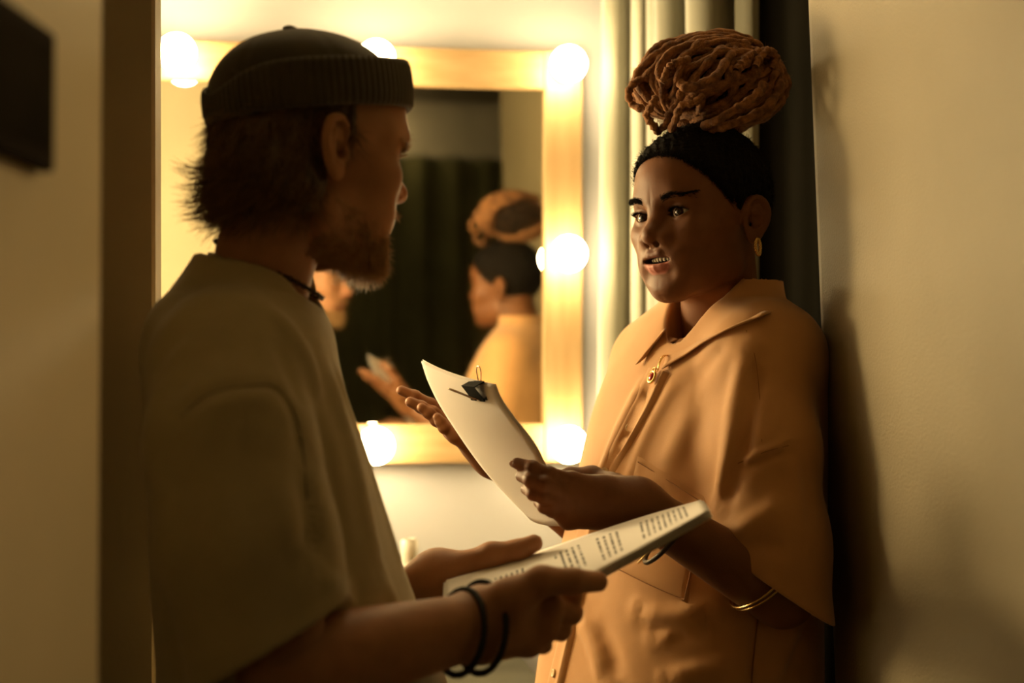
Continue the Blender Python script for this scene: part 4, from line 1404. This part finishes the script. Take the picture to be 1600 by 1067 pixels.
dl = np.tile(V(-.18, 0, -1.0), (len(sel), 1)) @ MRt.T + gl * (.10 + .22 * low) + clump * .6 + r_.normal(size=gl.shape) * .18
drp = gl * (.05 + .8 * low) + (np.tile(V(-.5, 0, .5), (len(sel), 1)) @ MRt.T) * low
strands('hair_strands', hv[sel] - gl * .002, dl, r_.uniform(.015, .036, len(sel)), M['man_hair_tip'], man, rad=.00045, seg=6, droop=drp, curl=.5)
# flicked ends at the nape and the back of the head
n = 420
ph = r_.uniform(-1.0, 1.0, n); zz = r_.uniform(-.105, -.03, n)
guess = np.stack([-.10 * np.cos(ph), .075 * np.sin(ph), zz], 1)
w_ = project(mhair, MH.wld(guess), 6); gl = grad(mhair, w_)
cl = np.stack([vnoise(guess.astype(F4), 120, 41), vnoise(guess.astype(F4), 120, 42), vnoise(guess.astype(F4), 120, 43)], 1)
dl = np.tile(V(-.3, 0, -.9), (n, 1)) @ MRt.T + gl * .5 + cl * .7
strands('hair_flicks', w_ - gl * .003, dl, r_.uniform(.025, .050, n), M['man_hair_tip'], man, rad=.0005, seg=8, droop=gl * 1.6 + V(0, 0, .8) + cl * .8, curl=.5)

# beard
n = 9000
g0 = np.stack([r_.uniform(.0, .11, n), r_.uniform(-.062, .062, n), r_.uniform(-.125, -.048, n)], 1)
w_ = project(mskin_head, MH.wld(g0), 5); q = MH.loc(w_.astype(F4)); ay = np.abs(q[:, 1])
must = (q[:, 2] > -.054) & (q[:, 2] < -.043) & (ay < .030) & (q[:, 0] > .075)
under = (q[:, 2] < -.080) & (q[:, 0] > .035)
jawl = (q[:, 2] < (-.050 - (q[:, 0] - .01) * .35)) & (q[:, 0] > .004) & (q[:, 0] < .088) & (q[:, 2] > -.125)
mouth = (np.abs(q[:, 2] + .0595) < .009) & (ay < .024) & (q[:, 0] > .07)
throat = (q[:, 2] < -.112) & (q[:, 0] < .05)
edge = np.clip((-.046 - (q[:, 0] - .01) * .35 - q[:, 2]) / .03, 0, 1)
keep = (must | under | (jawl & (r_.uniform(size=len(q)) < edge))) & ~mouth & ~throat
w_ = w_[keep]; q = q[keep]; gl = grad(mskin_head, w_)
dl = gl * .75 + (np.tile(V(.15, 0, -1), (len(w_), 1)) @ MRt.T) * .9 + r_.normal(size=gl.shape) * .3
chin = np.clip((q[:, 0] - .03) / .05, 0, 1) * np.clip((-.075 - q[:, 2]) / .03, 0, 1)
strands('beard', w_ - gl * .0005, dl, (.006 + .010 * chin + .004 * must[keep]) * r_.uniform(.7, 1.4, len(w_)), M['beard'], man, rad=.00038, seg=4, droop=V(0, 0, -.5), curl=.7)
for sgn in (1, -1):
    w, dw = brow(MH, sgn, None, None, 380, .0034, 13, .0180)
    strands('eyebrow', w, dw, .0085, M['beard'], man, rad=.0003, seg=3, curl=.4)
    t = np.linspace(0, 1, 40); yy = -.0140 + t * .029
    e = np.stack([.0715 + np.sqrt(np.maximum(.0150 ** 2 - yy ** 2 - .00002, 0)), sgn * (.032 + yy), -.001 + .0056 * (1 - (yy / .0155) ** 2) + .10 * yy], 1)
    dl = np.stack([np.full(40, .9), sgn * (t - .35) * .9, np.full(40, .1)], 1)
    strands('eyelashes', MH.wld(e), dl @ MRt.T, .008, M['beard'], man, rad=.0003, seg=3, droop=MRt[:, 2] * .6, curl=.15)

# beanie: dome of panels, ribbed turned-up cuff, strap and gap at the back, button on top
hat = empty('hat_axis', (0, 0, 0)); bpy.data.objects.remove(hat)
HT = math.radians(16.0)
hx = V(math.cos(HT), 0, math.sin(HT)); hz = V(-math.sin(HT), 0, math.cos(HT))
HC = V(-.003, 0, .028)
def hat_pt(th, r, h, sx=1.0):
    """th 0 at the front; r scales the band ellipse; h above the lower rim"""
    return MH.wld((HC + hx * (.098 * r * math.cos(th)) + V(0, 1, 0) * (.0865 * r * math.sin(th)) + hz * h)[None])[0]
crown = []; nth, nh = 120, 26
for i in range(nth):
    th = 2 * math.pi * i / nth
    for j in range(nh):
        s = j / (nh - 1); a = s * math.pi / 2
        seam_ = math.exp(-((((th / (2 * math.pi) * 6) % 1) - .5) / .05) ** 2)
        r = .985 * math.cos(a) ** .92 * (1 - .016 * seam_ * math.sin(2 * a)); h = .018 + .066 * math.sin(a)
        slouch = -.004 * math.sin(a) * math.cos(th * 2 + 1) + .003 * math.sin(th * 5 + 3 * a) * math.sin(2 * a)
        r = r * (1 + slouch * 4) * (1.0 + .01 * math.sin(a))
        crown.append(hat_pt(th, max(r, .0), h) - MH.wld(hx[None] * .010 * math.sin(a))[0] + MH.o)
beanie = mesh_obj('beanie', np.array(crown), grid_faces(nth, nh, True, False), M['beanie'], man)
so = beanie.modifiers.new('solid', 'SOLIDIFY'); so.thickness = .002
beanie['label'] = 'dark olive brimless beanie with a ribbed cuff'
def sub_w(o): 
    o.parent = beanie; return o
# cuff
cuff = []; nth = 720
prof = [(1.000, .000), (1.030, -.002), (1.062, .002), (1.080, .012), (1.082, .026), (1.075, .038), (1.055, .0440), (1.030, .0435), (1.000, .040)]
for i in range(nth):
    th = 2 * math.pi * i / nth
    rib = .5 + .5 * math.cos(th * 90)
    back = max(0.0, -math.cos(th)) ** 6
    fr_ = max(0.0, math.cos(th)) ** 3
    for k, (r, h) in enumerate(prof):
        rr = r + (.013 * rib if 1 < k < 7 else .004 * rib) + (.030 * fr_ if 1 <= k <= 6 else 0) - .030 * back * (1 if 1 <= k <= 7 else 0)
        hh = h * (1 - .45 * back) + .004 * fr_ * (h / .044)
        cuff.append(hat_pt(th, rr, hh))
sub_w(mesh_obj('cuff', np.array(cuff), grid_faces(nth, len(prof), True, True), M['beanie']))
# strap with its arched gap at the back
strap = []
for i, th in enumerate(np.linspace(math.pi - .62, math.pi + .62, 24)):
    for r, h in [(1.035, -.004), (1.052, -.004), (1.052, .018), (1.035, .018)]:
        strap.append(hat_pt(th, r, h))
sub_w(mesh_obj('strap', np.array(strap), grid_faces(24, 4, False, True), M['beanie'], None, False))
def dome_r(h): return .985 * math.sqrt(max(0.0, 1 - ((h - .018) / .066) ** 2)) ** .92
arch = [hat_pt(math.pi - .55 * math.cos(t), dome_r(.018 + .030 * math.sin(t)) + .012 + .03 * (1 - math.sin(t)), .018 + .030 * math.sin(t)) for t in np.linspace(0, math.pi, 30)]
gap = [hat_pt(math.pi - .50 * k * math.cos(t), dome_r(.018 + .026 * k * math.sin(t)) + .008, .019 + .026 * k * math.sin(t)) for k in (.05, .4, .7, 1.0) for t in np.linspace(0, math.pi, 24)]
sub_w(mesh_obj('hair_in_gap', np.array(gap), grid_faces(4, 24), M['man_hair']))
v, f = tube_geo(arch, .0022, 8); sub_w(mesh_obj('gap_binding', v, f, M['beanie']))
top = hat_pt(0, 0, .0850) - MH.wld(hx[None] * .010)[0] + MH.o
v, f = sphere_geo(top, (.0085, .0085, .0045), 20, 10, axes=MRt.T); sub_w(mesh_obj('top_button', v, f, M['beanie']))

# chain round the neck
chain = []
mb2 = MB()
for i, t in enumerate(np.linspace(0, 2 * math.pi, 84, endpoint=False)):
    rr_ = .0575 - .006 * (1 - math.cos(t)) / 2
    c = ring_m(t, rr_, .016); c2 = ring_m(t + .01, rr_, .016); d = nrm(c2 - c)
    o_ = nrm(c - ring_m(t, .03, .012)); n_ = np.cross(d, o_)
    ax = o_ if i % 2 else n_
    bx = np.cross(d, ax)
    pts = [c + (d * math.cos(s) * .0034 + bx * math.sin(s) * .0022) for s in np.linspace(0, 2 * math.pi, 12, endpoint=False)]
    mb2.add(*tube_geo(pts, .0010, 5, closed=True))
o = mb2.build('neck_chain', M['dark_metal'], man); o['label'] = 'dark metal link chain'
# two cord bracelets
fd2 = nrm(mr_wr - mr_el)
for k, (px_, R_, tl_) in enumerate([(716, .0400, .30), (750, .0430, .22)]):
    t = (px_ - 450) / (752 - 450.0)
    c = mr_el + (mr_wr - mr_el) * t + V(0, 0, -.003)
    ax = nrm(fd2 + V(0, 0, -tl_)); a = nrm(np.cross(ax, V(0, 0, 1))); b_ = np.cross(ax, a)
    mb3 = MB()
    for s in range(3):
        pts = []
        for q_ in np.linspace(0, 2 * math.pi, 120, endpoint=False):
            w = q_ * 22 + s * 2.094
            e = a * math.cos(q_) + b_ * math.sin(q_)
            pts.append(c + e * (R_ + .0016 * math.cos(w)) + ax * .0018 * math.sin(w))
        mb3.add(*tube_geo(pts, .0021, 6, closed=True))
    mb3.build('bracelet', M['black_cord'], man)
mhp = P(500, 1250, 1.48)
legs(man, V(mhp[0] + .0, 1.48, 0), MF, MS, M['trouser_dark'], MZC + .06)
# ------------------------------------------------------------------ papers
def text_paper():
    m = bpy.data.materials.new('printed_paper'); m.use_nodes = True
    nt = m.node_tree; N = nt.nodes; L = nt.links
    b = N['Principled BSDF']; b.inputs['Roughness'].default_value = .85
    uv = N.new('ShaderNodeUVMap'); sx = N.new('ShaderNodeSeparateXYZ'); L.new(uv.outputs[0], sx.inputs[0])
    def math_(op, a, b_=None, c=None):
        n = N.new('ShaderNodeMath'); n.operation = op
        for i, x in enumerate([a, b_, c]):
            if x is None: continue
            if isinstance(x, (int, float)): n.inputs[i].default_value = x
            else: L.new(x, n.inputs[i])
        return n.outputs[0]
    u, v = sx.outputs[0], sx.outputs[1]
    def between(x, a, b_): return math_('MULTIPLY', math_('GREATER_THAN', x, a), math_('LESS_THAN', x, b_))
    # rows of type run across the sheet; groups of rows along its length
    row = math_('FRACT', math_('MULTIPLY', u, 46.0))
    inrow = between(row, .30, .72)
    cell = math_('FLOOR', math_('MULTIPLY', u, 46.0))
    cb = N.new('ShaderNodeCombineXYZ'); L.new(math_('MULTIPLY', v, 34.0), cb.inputs[0]); L.new(math_('MULTIPLY', cell, 7.31), cb.inputs[1])
    nz = N.new('ShaderNodeTexNoise'); nz.inputs['Scale'].default_value = 1.0; nz.inputs['Detail'].default_value = 2; L.new(cb.outputs[0], nz.inputs[0])
    words = math_('GREATER_THAN', nz.outputs['Fac'], .44)
    groups = None
    for u0, u1, v0, v1 in [(.435, .457, .60, .70), (.457, .545, .20, .74), (.587, .675, .14, .72), (.74, .935, .16, .70), (.20, .33, .2, .7)]:
        g = math_('MULTIPLY', between(u, u0, u1), between(v, v0, v1))
        groups = g if groups is None else math_('MAXIMUM', groups, g)
    ink = math_('MULTIPLY', math_('MULTIPLY', inrow, words), groups)
    mx = N.new('ShaderNodeMix'); mx.data_type = 'RGBA'
    L.new(math_('MULTIPLY', ink, .82), mx.inputs[0]); mx.inputs[6].default_value = (.88, .84, .80, 1); mx.inputs[7].default_value = (.05, .045, .035, 1)
    L.new(mx.outputs[2], b.inputs['Base Color'])
    tr = N.new('ShaderNodeBsdfTranslucent'); ms = N.new('ShaderNodeMixShader'); ms.inputs[0].default_value = .12
    L.new(mx.outputs[2], tr.inputs[0]); L.new(b.outputs[0], ms.inputs[1]); L.new(tr.outputs[0], ms.inputs[2]); L.new(ms.outputs[0], N['Material Output'].inputs[0])
    return m
M['printed'] = text_paper()

def sheet(name, eA, eB, m, parent, down=V(0, 0, 0), nu=40, nv=16, bow=0.0, bowdir=V(0, 0, 1), thick=.0004, shift=(0, 0), curl=None):
    """paper between two edge curves A (v=0) and B (v=1)"""
    A = catmull(eA, nu); B = catmull(eB, nu)
    lu = nrm(A[-1] - A[0]); lv = nrm(B[nu // 2] - A[nu // 2])
    vs, uv = [], []
    for i in range(nu):
        for j in range(nv):
            t = j / (nv - 1); s = i / (nu - 1)
            q = A[i] * (1 - t) + B[i] * t + bowdir * (bow * 4 * t * (1 - t)) + down + lu * shift[0] + lv * shift[1]
            if curl is not None: q = q + curl(s, t)
            vs.append(q); uv.append((s, t))
    o = mesh_obj(name, np.array(vs), grid_faces(nu, nv), m, parent, True, uvs=np.array(uv))
    so = o.modifiers.new('solid', 'SOLIDIFY'); so.thickness = thick; so.offset = -1
    return o
near = PP([(700, 1010, 1.395), (800, 962, 1.403), (908, 907, 1.415), (1010, 852, 1.425), (1106, 798, 1.435)])
far = PP([(697, 906, 1.535), (790, 878, 1.553), (885, 846, 1.575), (1000, 808, 1.595), (1094, 781, 1.612)])
scr = empty('script', P(850, 950, 1.48), 'printed script, a sheaf of white pages in the bearded person\'s hands', 'script')
pn = nrm(np.cross(near[2] - near[0], far[2] - near[2])); pn = pn if pn[2] > 0 else -pn
jr = np.random.default_rng(3)
for k in range(9):
    sh = (jr.uniform(-.004, .004) if k else 0, jr.uniform(-.003, .003) if k else 0)
    sheet('sheet', near, far, M['printed'] if k == 0 else M['paper'], scr, down=-pn * (.0011 * k), bow=.004, bowdir=pn, shift=sh)

# the woman's pages with a binder clip
left = PP([(658, 565, 1.815), (671, 602, 1.805), (697, 650, 1.795), (757, 736, 1.775), (827, 811, 1.755)])
right = PP([(772, 604, 1.640), (781, 626, 1.640), (800, 654, 1.640), (842, 712, 1.645), (884, 822, 1.655)])
pg = empty('clipped_pages', P(790, 720, 1.70), 'white pages curling at one corner, held up by the person in camel', 'pages')
qn = nrm(np.cross(right[2] - left[2], left[4] - left[0])); qn = qn if qn[0] > 0 else -qn      # reading side, towards the woman
bv_ = V(-.35, -.6, .2)
for k in range(4):
    sheet('sheet', left, right, M['paper'], pg, down=qn * (.0009 * k), bow=.006, bowdir=-qn, shift=(jr.uniform(-.002, .002) if k else 0, jr.uniform(-.002, .002) if k else 0))
# binder clip
top_c = P(742, 607, 1.672); e1 = nrm(right[0] - left[0]); e2 = nrm(right[2] - right[0]); e1 = nrm(P(772, 606, 1.64) - P(722, 601, 1.715)); e3 = nrm(np.cross(e1, e2)); e3 = e3 if e3[0] < 0 else -e3
e2 = nrm(e2 - e1 * e2.dot(e1))
clip = empty('binder_clip', top_c, 'black binder clip gripping the top edge of the curled pages', 'clip')
Lc = .034
mbc = MB()
pf = [(.0, -.0065), (.0, .0065), (.019, .0016), (.019, -.0016)]
base = top_c - e2 * .006
for s in (-1, 1):
    # one slanting jaw
    q0 = [base + e1 * (a * Lc / 2) + e2 * h_ + e3 * (s * w) for a in (-1, 1) for h_, w in ((0, .0068), (.020, .0014), (.020, .0022), (-.0008, .0076))]
    mbc.add(q0, [(0, 1, 2, 3), (7, 6, 5, 4), (0, 4, 5, 1), (1, 5, 6, 2), (2, 6, 7, 3), (3, 7, 4, 0)])
    tubv, tubf = tube_geo([base + e1 * (a * Lc / 2) + e2 * .020 + e3 * (s * .0022) for a in (-1, -.3)], .0014, 8); mbc.add(tubv, tubf)
    tubv, tubf = tube_geo([base + e1 * (a * Lc / 2) + e2 * .020 + e3 * (s * .0022) for a in (.3, 1)], .0014, 8); mbc.add(tubv, tubf)
q0 = [base + e1 * (a * Lc / 2) + e2 * h_ + e3 * w for a in (-1, 1) for h_, w in ((-.0008, -.0076), (-.0008, .0076), (.0006, .0070), (.0006, -.0070))]
mbc.add(q0, [(0, 1, 2, 3), (7, 6, 5, 4), (0, 4, 5, 1), (1, 5, 6, 2), (2, 6, 7, 3), (3, 7, 4, 0)])
mbc.build('clip_body', M['clip_black'], clip, False)
def wire(dirv, s):
    o0 = base + e2 * .020 + e3 * (s * .0026)
    w0, w1 = .0085, .0050
    pts = [o0 - e1 * w0 * .8, o0 - e1 * w0 * .65 + dirv * .008, o0 - e1 * w1 * .7 + dirv * .020, o0 - e1 * w1 * 1.15 + dirv * .031, o0 - e1 * w1 * .7 + dirv * .0365, o0 + dirv * .038,
           o0 + e1 * w1 * .7 + dirv * .0365, o0 + e1 * w1 * 1.15 + dirv * .031, o0 + e1 * w1 * .7 + dirv * .020, o0 + e1 * w0 * .65 + dirv * .008, o0 + e1 * w0 * .8]
    v, f = tube_geo(catmull(pts, 60), .0008, 8)
    mesh_obj('wire_handle', v, f, M['clip_wire'], clip)
wire(nrm(-e2 * 1.0 + V(.05, 0, .35) - e3 * .25), -1)
wire(nrm(-e2 * .75 + e3 * .45 + V(-.25, 0, -.1)), 1)
